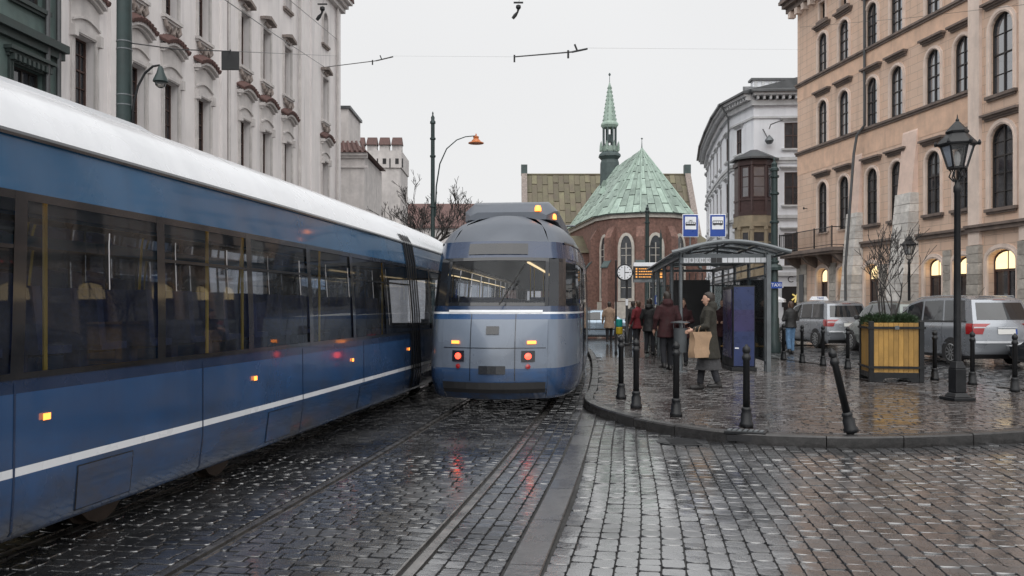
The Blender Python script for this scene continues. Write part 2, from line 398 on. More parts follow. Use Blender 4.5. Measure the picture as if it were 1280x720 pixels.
def carpaint(name, col, metal=0.55): return mat(name, col, 0.28, metal, 0.06, 1.0, 0.0, coat=0.8, streak=0.25)
M['silver'] = carpaint('silver_car_paint', (0.29, 0.31, 0.34))
M['greygreen'] = carpaint('grey_green_car_paint', (0.16, 0.18, 0.17))
M['black_car'] = carpaint('black_car_paint', (0.012, 0.014, 0.018), 0.2)
M['paleblue'] = carpaint('pale_blue_car_paint', (0.30, 0.38, 0.46))
# ================================================================ street plan
RAIL = [(-14,-3.6),(-6,-2.38),(0,-1.45),(5.3,-0.636),(9,-0.085),(13,0.44),(15.2,0.71),(20,1.22),(25,1.66),(30,1.98),(35,2.12),(40,2.05),(50,1.25),(60,-0.2),(75,-4.0),(90,-9.0)]
def catmull(tab, x):
    n = len(tab)
    for i in range(n - 1):
        if x <= tab[i+1][0] or i == n - 2:
            (x0,y0),(x1,y1) = tab[i], tab[i+1]
            xm, ym = tab[max(i-1,0)]; xp, yp = tab[min(i+2,n-1)]
            h = x1 - x0; t = (x - x0) / h
            m0 = (y1 - ym) / (x1 - xm) * h; m1 = (yp - y0) / (xp - x0) * h
            t2, t3 = t*t, t*t*t
            return (2*t3-3*t2+1)*y0 + (t3-2*t2+t)*m0 + (-2*t3+3*t2)*y1 + (t3-t2)*m1
PATH = []; _s = 0.0
for i in range(0, 1041):
    z = -14 + i * 0.1; x = catmull(RAIL, z) - 0.7175
    if PATH: _s += math.hypot(x - PATH[-1][1], z - PATH[-1][2])
    PATH.append((_s, x, z))
def path(s):
    i = max(0, min(len(PATH) - 2, int(s / 0.1008)))
    while i > 0 and PATH[i][0] > s: i -= 1
    while i < len(PATH) - 2 and PATH[i+1][0] < s: i += 1
    a, b = PATH[i], PATH[i+1]; t = (s - a[0]) / (b[0] - a[0])
    j = max(0, i - 4); k = min(len(PATH) - 1, i + 5)
    d = Vector((PATH[k][1] - PATH[j][1], PATH[k][2] - PATH[j][2])).normalized()
    return lerp(a[1], b[1], t), lerp(a[2], b[2], t), d
def s_at(z): return min(PATH, key=lambda p: abs(p[2] - z))[0]
def st(s, t, h=0.0):
    """point at arc length s along the right-hand track, t metres to its right"""
    x, y, d = path(s); return Vector((x + d.y * t, y - d.x * t, h))
TRACK2 = -2.66                     # left-hand track

KERB = [st(s_at(z), 1.30).to_2d() for z in (46, 40, 35, 30, 26, 22, 18.5, 16.2)] + [Vector(p) for p in (
    (1.17,14.4),(1.25,13.2),(1.58,11.95),(2.04,11.05),(2.53,10.47),(3.15,10.17),(3.99,10.06),(5.04,10.2),(6.13,10.54),(7.3,11.1),(8.4,12.1),(9.15,13.6),(9.32,15.2),
    (8.9,18),(8.2,22.5),(7.75,25.6),(6.9,31),(5.6,39),(4.6,45))]
def dense(pts, step):
    out = []
    n = len(pts)
    for i in range(n - 1):
        p0, p1, p2, p3 = pts[max(i-1,0)], pts[i], pts[i+1], pts[min(i+2,n-1)]
        k = max(2, int((p2 - p1).length / step))
        for j in range(k):
            t = j / k
            out.append(0.5*((2*p1)+(p2-p0)*t+(2*p0-5*p1+4*p2-p3)*t*t+(3*p1-p0-3*p2+p3)*t*t*t))
    out.append(pts[-1]); return out
KD = dense(KERB, 0.12)
def offset(pts, d):
    out = []
    for i, p in enumerate(pts):
        t = (pts[min(i+1,len(pts)-1)] - pts[max(i-1,0)]).normalized()
        out.append(p + Vector((-t.y, t.x)) * d)
    return out
KIN = offset(KD, 0.17)
KPOLY = [tuple(p) for p in KD]; KIPOLY = [tuple(p) for p in KIN]
def inside(poly, x, y):
    c = False; j = len(poly) - 1
    for i in range(len(poly)):
        xi, yi = poly[i]; xj, yj = poly[j]
        if (yi > y) != (yj > y) and x < (xj - xi) * (y - yi) / (yj - yi) + xi: c = not c
        j = i
    return c
KP_S = KPOLY[::3] + [KPOLY[-1]]; KI_S = KIPOLY[::3] + [KIPOLY[-1]]

# ---------------------------------------------------------------- far cobbles (pieces too small to tell apart)
def far_cobble(name, bw, rh, rot, col, r0, r1):
    m, n, l, p = nodes(name)
    g = n.new('ShaderNodeNewGeometry'); mp = n.new('ShaderNodeMapping'); mp.inputs['Rotation'].default_value = (0,0,rot); l.new(g.outputs['Position'], mp.inputs[0])
    br = n.new('ShaderNodeTexBrick'); br.inputs['Scale'].default_value = 1.0; br.inputs['Brick Width'].default_value = bw; br.inputs['Row Height'].default_value = rh
    br.inputs['Mortar Size'].default_value = 0.012; br.inputs['Mortar Smooth'].default_value = 0.6
    br.inputs['Color1'].default_value = (*col,1); br.inputs['Color2'].default_value = (*[c*0.6 for c in col],1); br.inputs['Mortar'].default_value = (0.02,0.02,0.02,1)
    l.new(mp.outputs[0], br.inputs['Vector'])
    f = noise(n, l, g.outputs['Position'], 1.2, 5); fine = noise(n, l, g.outputs['Position'], 30, 3)
    p.inputs['Coat Weight'].default_value = 0.8; p.inputs['Coat Roughness'].default_value = 0.1; l.new(br.outputs['Color'], p.inputs['Base Color']); l.new(rng(n, l, f, 0.36, 0.64, r0, r1), p.inputs['Roughness'])
    b = n.new('ShaderNodeBump'); b.inputs['Strength'].default_value = 0.6; b.inputs['Distance'].default_value = 0.02; b.invert = True
    l.new(br.outputs['Fac'], b.inputs['Height'])
    b2 = n.new('ShaderNodeBump'); b2.inputs['Strength'].default_value = 0.35; b2.inputs['Distance'].default_value = 0.01
    l.new(fine, b2.inputs['Height']); l.new(b.outputs[0], b2.inputs['Normal']); l.new(b2.outputs[0], p.inputs['Normal'])
    return m
M['farcobble'] = far_cobble('far_wet_cobbles', 0.2, 0.15, R(-8), (0.045,0.045,0.05), 0.07, 0.3)
M['farpaver'] = far_cobble('far_wet_pavers', 0.22, 0.11, R(6), (0.066,0.052,0.047), 0.07, 0.3)

tag(MB().add([(-600,-120,-0.08),(600,-120,-0.08),(600,1200,-0.08),(-600,1200,-0.08)], [(0,1,2,3)]).build('ground', M['asphalt']), kind='structure')
road = MB().add([(-7,-12,-0.018),(20,-12,-0.018),(20,40,-0.018),(-7,40,-0.018)], [(0,1,2,3)]).build('road', M['joint'])
tag(road, kind='structure')

def strip(name, t0, t1, z0, z1, h, m, n=40):
    s0, s1 = s_at(z0), s_at(z1)
    mb = MB(); mb.grid(lambda s, t: st(s, t, h), frange(s0, s1, n), [t0, t1]); return tag(mb.build(name, m), kind='structure')
strip('carriageway', -16, -4.15, -10, 70, -0.012, M['farcobble'])
strip('tramway', -4.1, 1.25, 17.2, 75, -0.012, M['farcobble'])
tag(MB().add([(5.2,40.2,-0.012),(26,34.2,-0.012),(40,140,-0.012),(-30,140,-0.012),(-12,76,-0.012)], [(0,1,2,3,4)]).build('far_street', M['farcobble']), kind='structure')
# left pavement in front of the palace
mb = MB()
a = Vector((-16 + 0.105*(-10), -10)); b = Vector((-16 + 0.105*60, 60)); nrm = Vector((1, -0.105)).normalized()
mb.prism([tuple(a - nrm), tuple(a + nrm*4.2), tuple(b + nrm*4.2), tuple(b - nrm)], -0.05, 0.12)
tag(mb.build('palace_pavement', M['farpaver'], bevel=0.02), kind='structure')
# pavement in front of the right-hand building
mb = MB()
def rb(s_, d=0.0):   # right building line: s from its far corner towards the camera, d metres out into the street
    return (15.974 + 0.1532*s_ - 0.9882*d, 49.2 - 0.9882*s_ - 0.1532*d)
mb.prism([rb(-1,-1), rb(-1,2.6), rb(34,2.6), rb(34,-1)], -0.05, 0.11)
tag(mb.build('kerbside_pavement', M['farpaver'], bevel=0.02), kind='structure')

# ---------------------------------------------------------------- setts
def sett_mesh(seed, hi=True):
    rnd = random.Random(seed); mb = MB()
    def ring(sx, sy, z, j):
        c = 0.22
        pts = [(-1,-1+c),(-1+c,-1),(1-c,-1),(1,-1+c),(1,1-c),(1-c,1),(-1+c,1),(-1,1-c)]
        return [(x*sx*0.5 + rnd.uniform(-j,j), y*sy*0.5 + rnd.uniform(-j,j), z + rnd.uniform(-0.0003,0.0003)) for x, y in pts]
    if hi:
        rings = [ring(0.95,0.95,-0.06,0), ring(0.985,0.985,-0.009,0.012), ring(0.955,0.955,-0.0006,0.01)]
        mb.loft(rings, False); o = len(mb.v); mb.v.append((rnd.uniform(-.1,.1), rnd.uniform(-.1,.1), 0.0002))
        mb.f += [(16+k, 16+(k+1)%8, o) for k in range(8)]
    else:
        j = 0.03
        b_ = [(x*0.47, y*0.47, -0.05) for x, y in ((-1,-1),(1,-1),(1,1),(-1,1))]
        t_ = [(x*0.445 + rnd.uniform(-j,j)*0.5, y*0.445 + rnd.uniform(-j,j)*0.5, rnd.uniform(-0.001,0.001)) for x, y in ((-1,-1),(1,-1),(1,1),(-1,1))]
        mb.loft([b_, t_], False); mb.f.append((4,5,6,7))
    return mb
HI = [sett_mesh(100+i) for i in range(10)]; LO = [sett_mesh(200+i, False) for i in range(8)]

def in_frame(p, h=0.0):
    if p.y < 3: return False
    u = 640 + F * p.x / p.y; y = 384 + F * (CAM_H - h) / p.y
    return -5 < u < 1285 and y < 725

def lay(parent, name, stones, mtl, protos, zc, far_name, hi_z=9.5, limit=300, rough_z=0.005, hmul=1.0, unit=(0.135, 0.15)):
    """the nearest stones in view become objects of their own, the others one joined mesh"""
    vis = sorted([i for i, (p, a, sx, sy) in enumerate(stones) if in_frame(p, zc) and p.x > -3.2 + 0.155*p.y], key=lambda i: stones[i][0].y)[:limit]
    vs_ = set(vis)
    if limit:
        ms = []
        for pr in protos:
            q = MB(); q.add([(x*unit[0], y*unit[1], z*hmul) for x, y, z in pr.v], pr.f); ms.append(q.mesh(name, mtl, True))
        for me in ms:
            try: me.set_sharp_from_angle(angle=R(50))
            except Exception: pass
    rest = MB(); rnd = random.Random(11)
    for i, (p, a, sx, sy) in enumerate(stones):
        dz = rnd.uniform(-rough_z, rough_z); k = rnd.randrange(len(protos))
        tx, ty = rnd.gauss(0, 0.011), rnd.gauss(0, 0.011)
        if i in vs_:
            o = link(name, ms[k], parent, (p.x, p.y, zc + dz), (tx, ty, a), (sx/unit[0], sy/unit[1], 1.0))
        else:
            q = protos[k] if p.y < hi_z and p.y > 2.5 else LO[k % len(LO)]
            c_, s_ = math.cos(a), math.sin(a)
            rest.add([(p.x + x*sx*c_ - y*sy*s_, p.y + x*sx*s_ + y*sy*c_, zc + dz + z*hmul + x*sx*ty + y*sy*tx) for x, y, z in q.v], q.f)
    o = rest.build(far_name, mtl, parent, smooth=50, normals=False); tag(o, kind='stuff')
    return o

rnd = random.Random(3)
setts = []
# right of the granite border: columns that run along the street, joints staggered
t = 1.53
while t < 13.5:
    wcol = rnd.uniform(0.126, 0.148); s = s_at(1.5) + rnd.uniform(0, .2)
    while s < s_at(15.8):
        ln = rnd.uniform(0.115, 0.19); p = st(s + ln/2, t + wcol/2); x, y, d = path(s)
        wob = 0.02 * math.sin(s*0.9 + t*0.7)
        p.x += wob
        if p.y < 12.6 and p.x < 11.5 and not inside(KP_S, p.x, p.y + 0.06) and not inside(KP_S, p.x, p.y - 0.02):
            setts.append((p, math.atan2(-d.x, d.y) + rnd.gauss(0, 0.02), wcol - 0.006, ln - 0.006))
        s += ln
    t += wcol
# strip between rail and border
t = 0.775
for wcol in (0.125, 0.125, 0.125, 0.125):
    s = s_at(1.5)
    while s < s_at(30):
        ln = rnd.uniform(0.11, 0.17); p = st(s + ln/2, t + wcol/2); d = path(s)[2]
        if not inside(KP_S, p.x + 0.05, p.y): setts.append((p, math.atan2(-d.x, d.y) + rnd.gauss(0, 0.02), wcol - 0.012, ln - 0.012))
        s += ln
    t += wcol
# between and beside the rails: rows across the track
for (ta, tb) in ((-0.66, 0.655), (-2.66+0.775, -0.775), (-2.66-0.66, -2.66+0.66), (-4.1, -2.66-0.775)):
    s = s_at(1.5)
    while s < s_at(17.2):
        ln = rnd.uniform(0.10, 0.13); t = ta - rnd.uniform(0, 0.1)
        while t < tb - 0.06:
            wc = rnd.uniform(0.12, 0.20); t0 = max(t, ta); t1 = min(t + wc, tb)
            if tb - t1 < 0.07: t1 = tb
            if t1 - t0 > 0.05:
                p = st(s + ln/2, (t0+t1)/2); d = path(s)[2]
                setts.append((p, math.atan2(-d.x, d.y) + rnd.gauss(0, 0.015), t1 - t0 - 0.012, ln - 0.012))
            t = t1 if t1 >= tb else t + wc
        s += ln
# street beside the parked cars
dv = Vector((-0.1532, 0.9882)); dr = Vector((0.9882, 0.1532))
a_ = math.atan2(0.1532, 0.9882)
k = -2.0
while k < 9.0:
    wcol = rnd.uniform(0.15, 0.18); s = 0
    while s < 27:
        ln = rnd.uniform(0.16, 0.24); p = Vector((9.6, 12.0)) + dv*(s+ln/2) + dr*(k+wcol/2)
        if p.y >= 12.6 and p.y < 36 and not inside(KP_S, p.x - 0.05, p.y):
            q = (15.974 + 0.1532*((49.2-p.y)/0.9882)) - p.x
            if q > 2.75: setts.append((Vector((p.x, p.y, 0)), a_ + rnd.gauss(0, 0.02), wcol - 0.012, ln - 0.012))
        s += ln
    k += wcol
lay(road, 'sett', setts, M['cobble'], HI, 0.0, 'setts')

# ---------------------------------------------------------------- granite border beside the track
border = strip('stone_border', 1.29, 1.51, 1.0, 13.6, -0.02, M['joint'], 40)
s = s_at(1.5)
while s < s_at(12.75):
    ln = rnd.uniform(0.85, 1.3); mb = MB()
    n = 4
    for i in range(n):
        pass
    ra = []
    for i in range(n+1):
        ss = s + 0.005 + (ln-0.01)*i/n
        ra.append([st(ss,1.29,-0.06), st(ss,1.29,-0.004), st(ss,1.297,0.003), st(ss,1.503,0.003), st(ss,1.51,-0.004), st(ss,1.51,-0.06)])
    mb.loft(ra, True); mb.build('border_slab', M['granite'], border)
    s += ln

# ---------------------------------------------------------------- rails
def track(off, label):
    th = thing('tram_track', label, 'tram track', st(s_at(6), off, 0)); o0 = Vector(th.location)
    s0, s1 = s_at(-8), s_at(72); ss = frange(s0, s1, 150)
    for sg in (1, -1):
        c = off + sg*0.7175
        prof = [(0.045,-0.05),(0.045,0.001),(0.035,0.004),(-0.018,0.004),(-0.022,-0.03),(-0.055,-0.03),(-0.058,0.002),(-0.075,0.002),(-0.077,-0.05)]
        mb = MB(); mb.loft([[st(q, c + sg*a, b) - o0 for a, b in prof] for q in ss], True)
        mb.build('rail', M['rail'], th, smooth=30)
    return th
track(0.0, 'wet grooved steel tram rails nearest the kerb, running under the departing tram')
track(TRACK2, 'grooved steel tram rails under the long blue tram on the left')

# ---------------------------------------------------------------- island pavement and kerb
pav = MB()
pav.prism([tuple(p) for p in KIN[::2]], -0.05, 0.106)
pav = pav.build('pavement', M['joint']); tag(pav, kind='structure')
pavers = []
row = 9.9; ri = 0
ang = R(-6)
ca, sa = math.cos(ang), math.sin(ang)
v = 8.5
while v < 27.5:
    rh = 0.115; x = -2.5 + rnd.uniform(0, .2)
    while x < 12:
        wd = rnd.choice((0.2, 0.22, 0.24, 0.3)); cx, cy = x + wd/2, v + rh/2
        X, Y = cx*ca - cy*sa - 0.6, cx*sa + cy*ca + 0.4
        if 9.9 < Y < 26 and inside(KI_S, X-0.07, Y) and inside(KI_S, X+0.07, Y) and inside(KI_S, X, Y-0.05):
            pavers.append((Vector((X, Y, 0.12)), ang + rnd.gauss(0, 0.012), wd - 0.008, rh - 0.008))
        x += wd
    v += rh
lay(pav, 'paving_brick', pavers, M['paver'], LO, 0.121, 'paving_bricks', limit=300, rough_z=0.003, hmul=0.6, unit=(0.23, 0.107))
far = [p for p in KIN if p.y > 25.9]
mb = MB(); li = [p for p in KIN[:len(KIN)//2] if p.y > 25.9]; rr = [p for p in KIN[len(KIN)//2:] if p.y > 25.9]
mb.add([(p.x, p.y, 0.118) for p in li + rr], [tuple(range(len(li)+len(rr)))])
mb.build('far_paving', M['farpaver'], pav)

kerb = MB(); 
kerb.loft([[(p.x,p.y,-0.05),(p.x,p.y,0.0),(q.x,q.y,0.0),(q.x,q.y,-0.05)] for p, q in zip(offset(KD,0.02)[::4], offset(KD,0.15)[::4])], True)
kerb = kerb.build('kerb', M['joint']); tag(kerb, kind='structure')
i = 0
KO = offset(KD, 0.155)
while i < len(KD) - 8:
    n = rnd.choice((6, 7, 8)); seg = range(i, min(i+n+1, len(KD)))
    rings = []
    dz = rnd.uniform(-0.006, 0.006)
    for j in seg:
        p, q = KD[j], KO[j]; e = (q - p).normalized()
        if j == seg[0]: sh = (KD[j+1]-KD[j])*0.05
        elif j == seg[-1]: sh = (KD[j-1]-KD[j])*0.05
        else: sh = Vector((0,0))
        p = p + sh; q = q + sh
        rings.append([(p.x,p.y,-0.06),(p.x,p.y,0.105+dz),(p.x+e.x*0.018,p.y+e.y*0.018,0.124+dz),(q.x,q.y,0.124+dz),(q.x,q.y,-0.06)])
    MB().loft(rings, True).build('kerb_stone', M['kerb'], kerb)
    i += n

# gully inlet in the kerb and the round cover in the setts beside it
p0 = Vector((2.35, 10.62)); tdir = Vector((0.85, -0.42)).normalized()
g = thing('kerb_gully', 'black iron gully inlet set into the curved kerb', 'drain', (2.74, 10.36, 0), math.atan2(-0.19, 0.43))
mb = MB(); mb.box(-0.24,0.24,-0.02,0.22,0.10,0.134); mb.build('frame', M['iron'], g, bevel=0.005)
for k in range(7):
    MB().box(-0.21+k*0.062,-0.17+k*0.062,0.02,0.19,0.134,0.142).build('grate_bar', M['steelgrey'], g)
MB().box(-0.2,0.2,-0.03,-0.02,0.02,0.09).build('inlet_mouth', M['black_sign'], g)
mh = thing('manhole_cover', 'round iron manhole cover among the setts below the kerb', 'manhole cover', (2.02, 10.45, 0))
MB().lathe([(0.30,-0.02),(0.30,0.007),(0.265,0.007)], 28).build('rim', M['iron'], mh)
MB().lathe([(0.255,-0.02),(0.255,0.010),(0.0,0.011)], 28).build('lid', M['iron'], mh)
for k in range(-2,3):
    MB().box(-0.17,0.17,k*0.085-0.012,k*0.085+0.012,0.011,0.016).build('tread_rib', M['iron'], mh)
# ================================================================ building helpers
def opening(x, z0, w, h, rise=0.0, n=8):
    p = [(x-w/2, z0), (x+w/2, z0), (x+w/2, z0+h-rise)]
    if rise > 0:
        for i in range(1, n): 
            a = math.pi*i/n; p.append((x + w/2*math.cos(a), z0+h-rise + rise*math.sin(a)))
    p.append((x-w/2, z0+h-rise)); return p
def gothic(x, z0, w, h, n=5):
    """pointed arch"""
    sp = z0 + h - w*0.95; p = [(x-w/2, z0), (x+w/2, z0)]
    for i in range(n+1):
        a = i/n; p.append((x + w/2*(1-a**1.6), sp + w*0.95*math.sin(a*math.pi/2)))
    for i in range(n-1, -1, -1):
        a = i/n; p.append((x - w/2*(1-a**1.6), sp + w*0.95*math.sin(a*math.pi/2)))
    return p
def grow(poly, d):
    n = len(poly); out = []
    for i in range(n):
        a = Vector(poly[i-1]); b = Vector(poly[i]); c = Vector(poly[(i+1)%n])
        n1 = Vector(((b-a).y, -(b-a).x)).normalized(); n2 = Vector(((c-b).y, -(c-b).x)).normalized()
        m = n1 + n2
        m = m / max(0.3, m.dot(n1)) if m.length > 1e-6 else n1
        out.append(tuple(b + m*d))
    return out
def wall(parent, outer, holes, m, depth=0.25, name='wall', y=0.0):
    mb = MB(); polys = [outer] + holes
    tris = tessellate_polygon([[Vector((x, z, 0)) for x, z in p] for p in polys])
    vs = [(x, y, z) for p in polys for x, z in p]
    fs = []
    for t in tris:
        a, b, c = [Vector((vs[i][0], vs[i][2])) for i in t]
        cr = (b-a).cross(c-a) if hasattr(Vector((0,0)), 'cross') else 0
        fs.append(tuple(t) if cr > 0 else tuple(reversed(t)))
    mb.add(vs, fs)
    for p in holes:
        n = len(p); mb.add([(x,y,z) for x,z in p] + [(x,y+depth,z) for x,z in p], [(i,n+i,n+(i+1)%n,(i+1)%n) for i in range(n)])
    return mb.build(name, m, parent, normals=False)
def ring(mb, po, pi, y0, y1):
    """moulding between an outer and an inner outline, front at y0"""
    n = len(po)
    v = [(x,y0,z) for x,z in po] + [(x,y0,z) for x,z in pi] + [(x,y1,z) for x,z in po] + [(x,y1,z) for x,z in pi]
    f = []
    for i in range(n):
        j = (i+1) % n
        f += [(i,j,n+j,n+i), (2*n+i,i,j,2*n+j)[::-1], (n+i,n+j,3*n+j,3*n+i)]
    return mb.add(v, f)
CACHE = {}
def cached(key, fn):
    if key not in CACHE: CACHE[key] = fn()
    return CACHE[key]
def window(parent, x, z0, w, h, rise, style, y=0.0, frame='blackwood', glass='glass', cols=2, rows=(0.33, 0.62), surround=None, sw=0.16, sill=None, hood=None, pane_name='pane', deep=0.18, bars=True):
    poly = opening(0, 0, w, h, rise)
    key = (style, w, h, rise)
    def fr():
        mb = MB(); ring(mb, poly, grow(poly, -0.055), deep-0.03, deep+0.06)
        for c in range(1, cols): 
            cx = -w/2 + w*c/cols; mb.box(cx-0.028, cx+0.028, deep-0.02, deep+0.05, 0.05, h-0.04)
        for i, r in enumerate(rows):
            b = 0.05 if i == len(rows)-1 else 0.022
            mb.box(-w/2+0.04, w/2-0.04, deep-0.015, deep+0.045, h*r-b/2, h*r+b/2)
        if bars and cols == 2:
            for cx in (-w/4, w/4): mb.box(cx-0.012, cx+0.012, deep-0.005, deep+0.03, 0.05, h*0.96 if not rise else h-rise*0.6)
        return mb.mesh('window', M[frame])
    o = link('window', cached(key+('f',), fr), parent, (x, y, z0))
    def gl():
        mb = MB(); mb.add([(a, deep+0.03, b) for a, b in poly], [tuple(range(len(poly)))]); return mb.mesh('pane', M[glass])
    link(pane_name, cached(key+('g', glass), gl), o)
    if surround:
        def su():
            mb = MB(); po = grow(poly, sw); pi = poly
            po = [(a, max(b, -0.0)) for a, b in po]
            ring(mb, po, pi, -0.07, 0.02); ring(mb, grow(poly, sw*0.45) , grow(poly, sw*0.25), -0.095, -0.06); return mb.mesh('surround', M[surround])
        link('surround', cached(key+('s',), su), o)
    if sill:
        def si():
            mb = MB(); mb.box(-w/2-0.2, w/2+0.2, -0.16, 0.12, -0.12, -0.002); mb.box(-w/2-0.14, w/2+0.14, -0.1, 0.0, -0.2, -0.12); return mb.mesh('sill', M[sill])
        link('sill', cached(key+('i',), si), o)
    if hood:
        hz, m2 = hood
        def ho():
            mb = MB(); a = w/2 + sw + 0.16
            mb.prism_y([(-a,hz),(a,hz),(a,hz+0.09),(-a,hz+0.09)], -0.24, 0.0)
            mb.prism_y([(-a+0.06,hz-0.08),(a-0.06,hz-0.08),(a-0.06,hz),(-a+0.06,hz)], -0.15, 0.0)
            mb.prism_y([(-a+0.1,hz-0.16),(a-0.1,hz-0.16),(a-0.1,hz-0.08),(-a+0.1,hz-0.08)], -0.08, 0.0); return mb.mesh('hood', M[m2])
        link('hood', cached(key+('h', hz), ho), o)
    return o
def cornice(parent, x0, x1, z, prof, m, name='cornice', y=0.0):
    """prof: list of (depth out, z0, z1) steps"""
    mb = MB()
    for d, a, b in prof: mb.box(x0 - d*0.0, x1, y-d, y, z+a, z+b)
    return mb.build(name, M[m], parent)
def blocks(parent, x0, x1, ztop, m, ybase, ytop, z0=0.1, y1=0.02, rows=None, seed=1, name='stone_block', side=True):
    """courses of dressed stone on a battered face; ybase/ytop: how far out at foot and top"""
    r_ = random.Random(seed); z = z0
    while z < ztop - 0.05:
        hh = min(r_.uniform(0.3, 0.48), ztop - z)
        if ztop - z - hh < 0.15: hh = ztop - z
        x = x0; first = True
        while x < x1 - 0.02:
            ww = r_.uniform(0.4, 0.8)
            if x1 - x - ww < 0.25: ww = x1 - x
            ta, tb = (z-z0)/(ztop-z0), (z+hh-z0)/(ztop-z0)
            ya = -lerp(ybase, ytop, ta) - r_.uniform(0, 0.02); yb = ya + (lerp(ybase, ytop, ta) - lerp(ybase, ytop, tb))
            mb = MB(); g = 0.008
            mb.add([(x+g,ya,z+g),(x+ww-g,ya,z+g),(x+ww-g,y1,z+g),(x+g,y1,z+g),(x+g,yb,z+hh-g),(x+ww-g,yb,z+hh-g),(x+ww-g,y1,z+hh-g),(x+g,y1,z+hh-g)],
                   [(0,3,2,1),(4,5,6,7),(0,1,5,4),(1,2,6,5),(2,3,7,6),(3,0,4,7)])
            mb.build(name, M[m], parent, normals=False)
            x += ww
        z += hh
def pipe(parent, pts, r=0.06, m='zinc', name='drainpipe'):
    mb = MB(); mb.tube(pts, r, 8); return mb.build(name, M[m], parent, smooth=True)

# ================================================================ peach building on the right
PB = thing('peach_building', 'long peach plastered building with arched windows, stone buttresses and a balcony', 'building', (15.974, 49.2, 0), math.atan2(-0.9882, 0.1532))
SX = [2.83, 4.96, 7.49, 9.51, 12.14, 14.02]
RISS = 15.0
def holes_for(xs, wd):
    h = []
    for x in xs:
        h.append(opening(x, 10.25, 0.98, 2.25, 0.46)); h.append(opening(x, 14.05, 0.96, 2.0, 0.45))
        h.append(opening(x, 5.55, 0.98, 2.65, 0.46)); h.append(opening(x, 0.16, 1.16, 3.5, 0.32))
        h.append(opening(x, 16.75, 0.62, 0.95, 0.0))
    return h
hl = []
for x in SX:
    if abs(x-4.96) < .1: 
        pass
    hl += holes_for([x], 0)
wall(PB, [(0,0),(RISS,0),(RISS,18.2),(0,18.2)], hl, M['peach'], 0.34)
MB().box(0.02, 30, 0.345, 14, 0, 18.4).build('core', M['peach_plain'], PB)
MB().prism_y([(-0.02,0.02),(-0.02,18.2),(-0.0,18.2),(0,0.02)], 0, 14).build('end_wall', M['peach_plain'], PB)
for x in SX:
    window(PB, x, 10.25, 0.98, 2.25, 0.46, 'pC', deep=0.07, bars=False, surround='surround', sw=0.15, rows=(0.25,0.72,0.5), hood=(2.72,'darktrim'), glass='glass_sky')
    window(PB, x, 14.05, 0.96, 2.0, 0.45, 'pB', deep=0.07, bars=False, surround='surround', sw=0.15, rows=(0.25,0.72,0.5), hood=(2.42,'darktrim'), glass='glass_sky')
    window(PB, x, 5.55, 0.98, 2.65, 0.46, 'pD', deep=0.07, bars=False, surround='surround', sw=0.15, rows=(0.2,0.4,0.8,0.6), hood=(3.1,'darktrim'), sill=None if x < 6 else 'darktrim')
    window(PB, x, 16.75, 0.62, 0.95, 0.0, 'pA', surround='surround', sw=0.12, rows=(0.5,), sill='darktrim')
def arch_door(x, w=1.16, y=0.0, z1=3.5, rise=0.32, ds=True):
    o = window(PB, x, 0.16, w, z1, rise, 'door'+str(w), y=y, frame='brownwood', cols=2, rows=(0.2, 0.78), surround='surround', sw=0.2, deep=0.26, bars=False)
    o.name = 'arched_door'
    # lit fanlight
    def fl():
        po = opening(0, z1*0.80, w-0.14, z1-z1*0.80-0.07, rise*0.93); mb = MB(); mb.add([(a, 0.245, b) for a, b in po], [tuple(range(len(po)))]); return mb.mesh('fanlight', M['lit'])
    link('fanlight', cached(('fan', w), fl), o)
    def ja():
        mb = MB(); mb.box(-w/2+0.07,w/2-0.07,0.235,0.27,0.0,0.62); return mb.mesh('door_panel', M['brownwood'])
    link('door_panel', cached(('dp', w), ja), o)
for x in SX: arch_door(x)
# string courses and main cornice
cornice(PB, -0.12, RISS, 10.02, [(0.14,0.1,0.2),(0.08,0.0,0.1)], 'darktrim', 'string_course')
cornice(PB, -0.12, RISS, 13.82, [(0.14,0.1,0.2),(0.08,0.0,0.1)], 'darktrim', 'string_course')
cornice(PB, 5.2, RISS, 4.5, [(0.22,0.16,0.26),(0.13,0.0,0.16)], 'darktrim', 'string_course')
cornice(PB, -0.02, RISS, 8.95, [(0.012,0.0,1.06)], 'ochre', 'plaster_band')
cornice(PB, -0.02, RISS, 13.05, [(0.012,0.0,0.77)], 'ochre', 'plaster_band')
cornice(PB, -0.75, 30, 18.2, [(0.35,0.0,0.25),(0.6,0.25,0.45),(0.8,0.45,0.62)], 'darktrim', 'main_cornice')
for k in range(40): MB().box(-0.5+k*0.75,-0.2+k*0.75,-0.34,0,17.85,18.2).build('bracket', M['surround'], PB)
MB().prism_y([(-0.75,18.82),(30,18.82),(30,19.0),(-0.6,19.0)], -0.75, 12).build('roof', M['zinc'], PB)
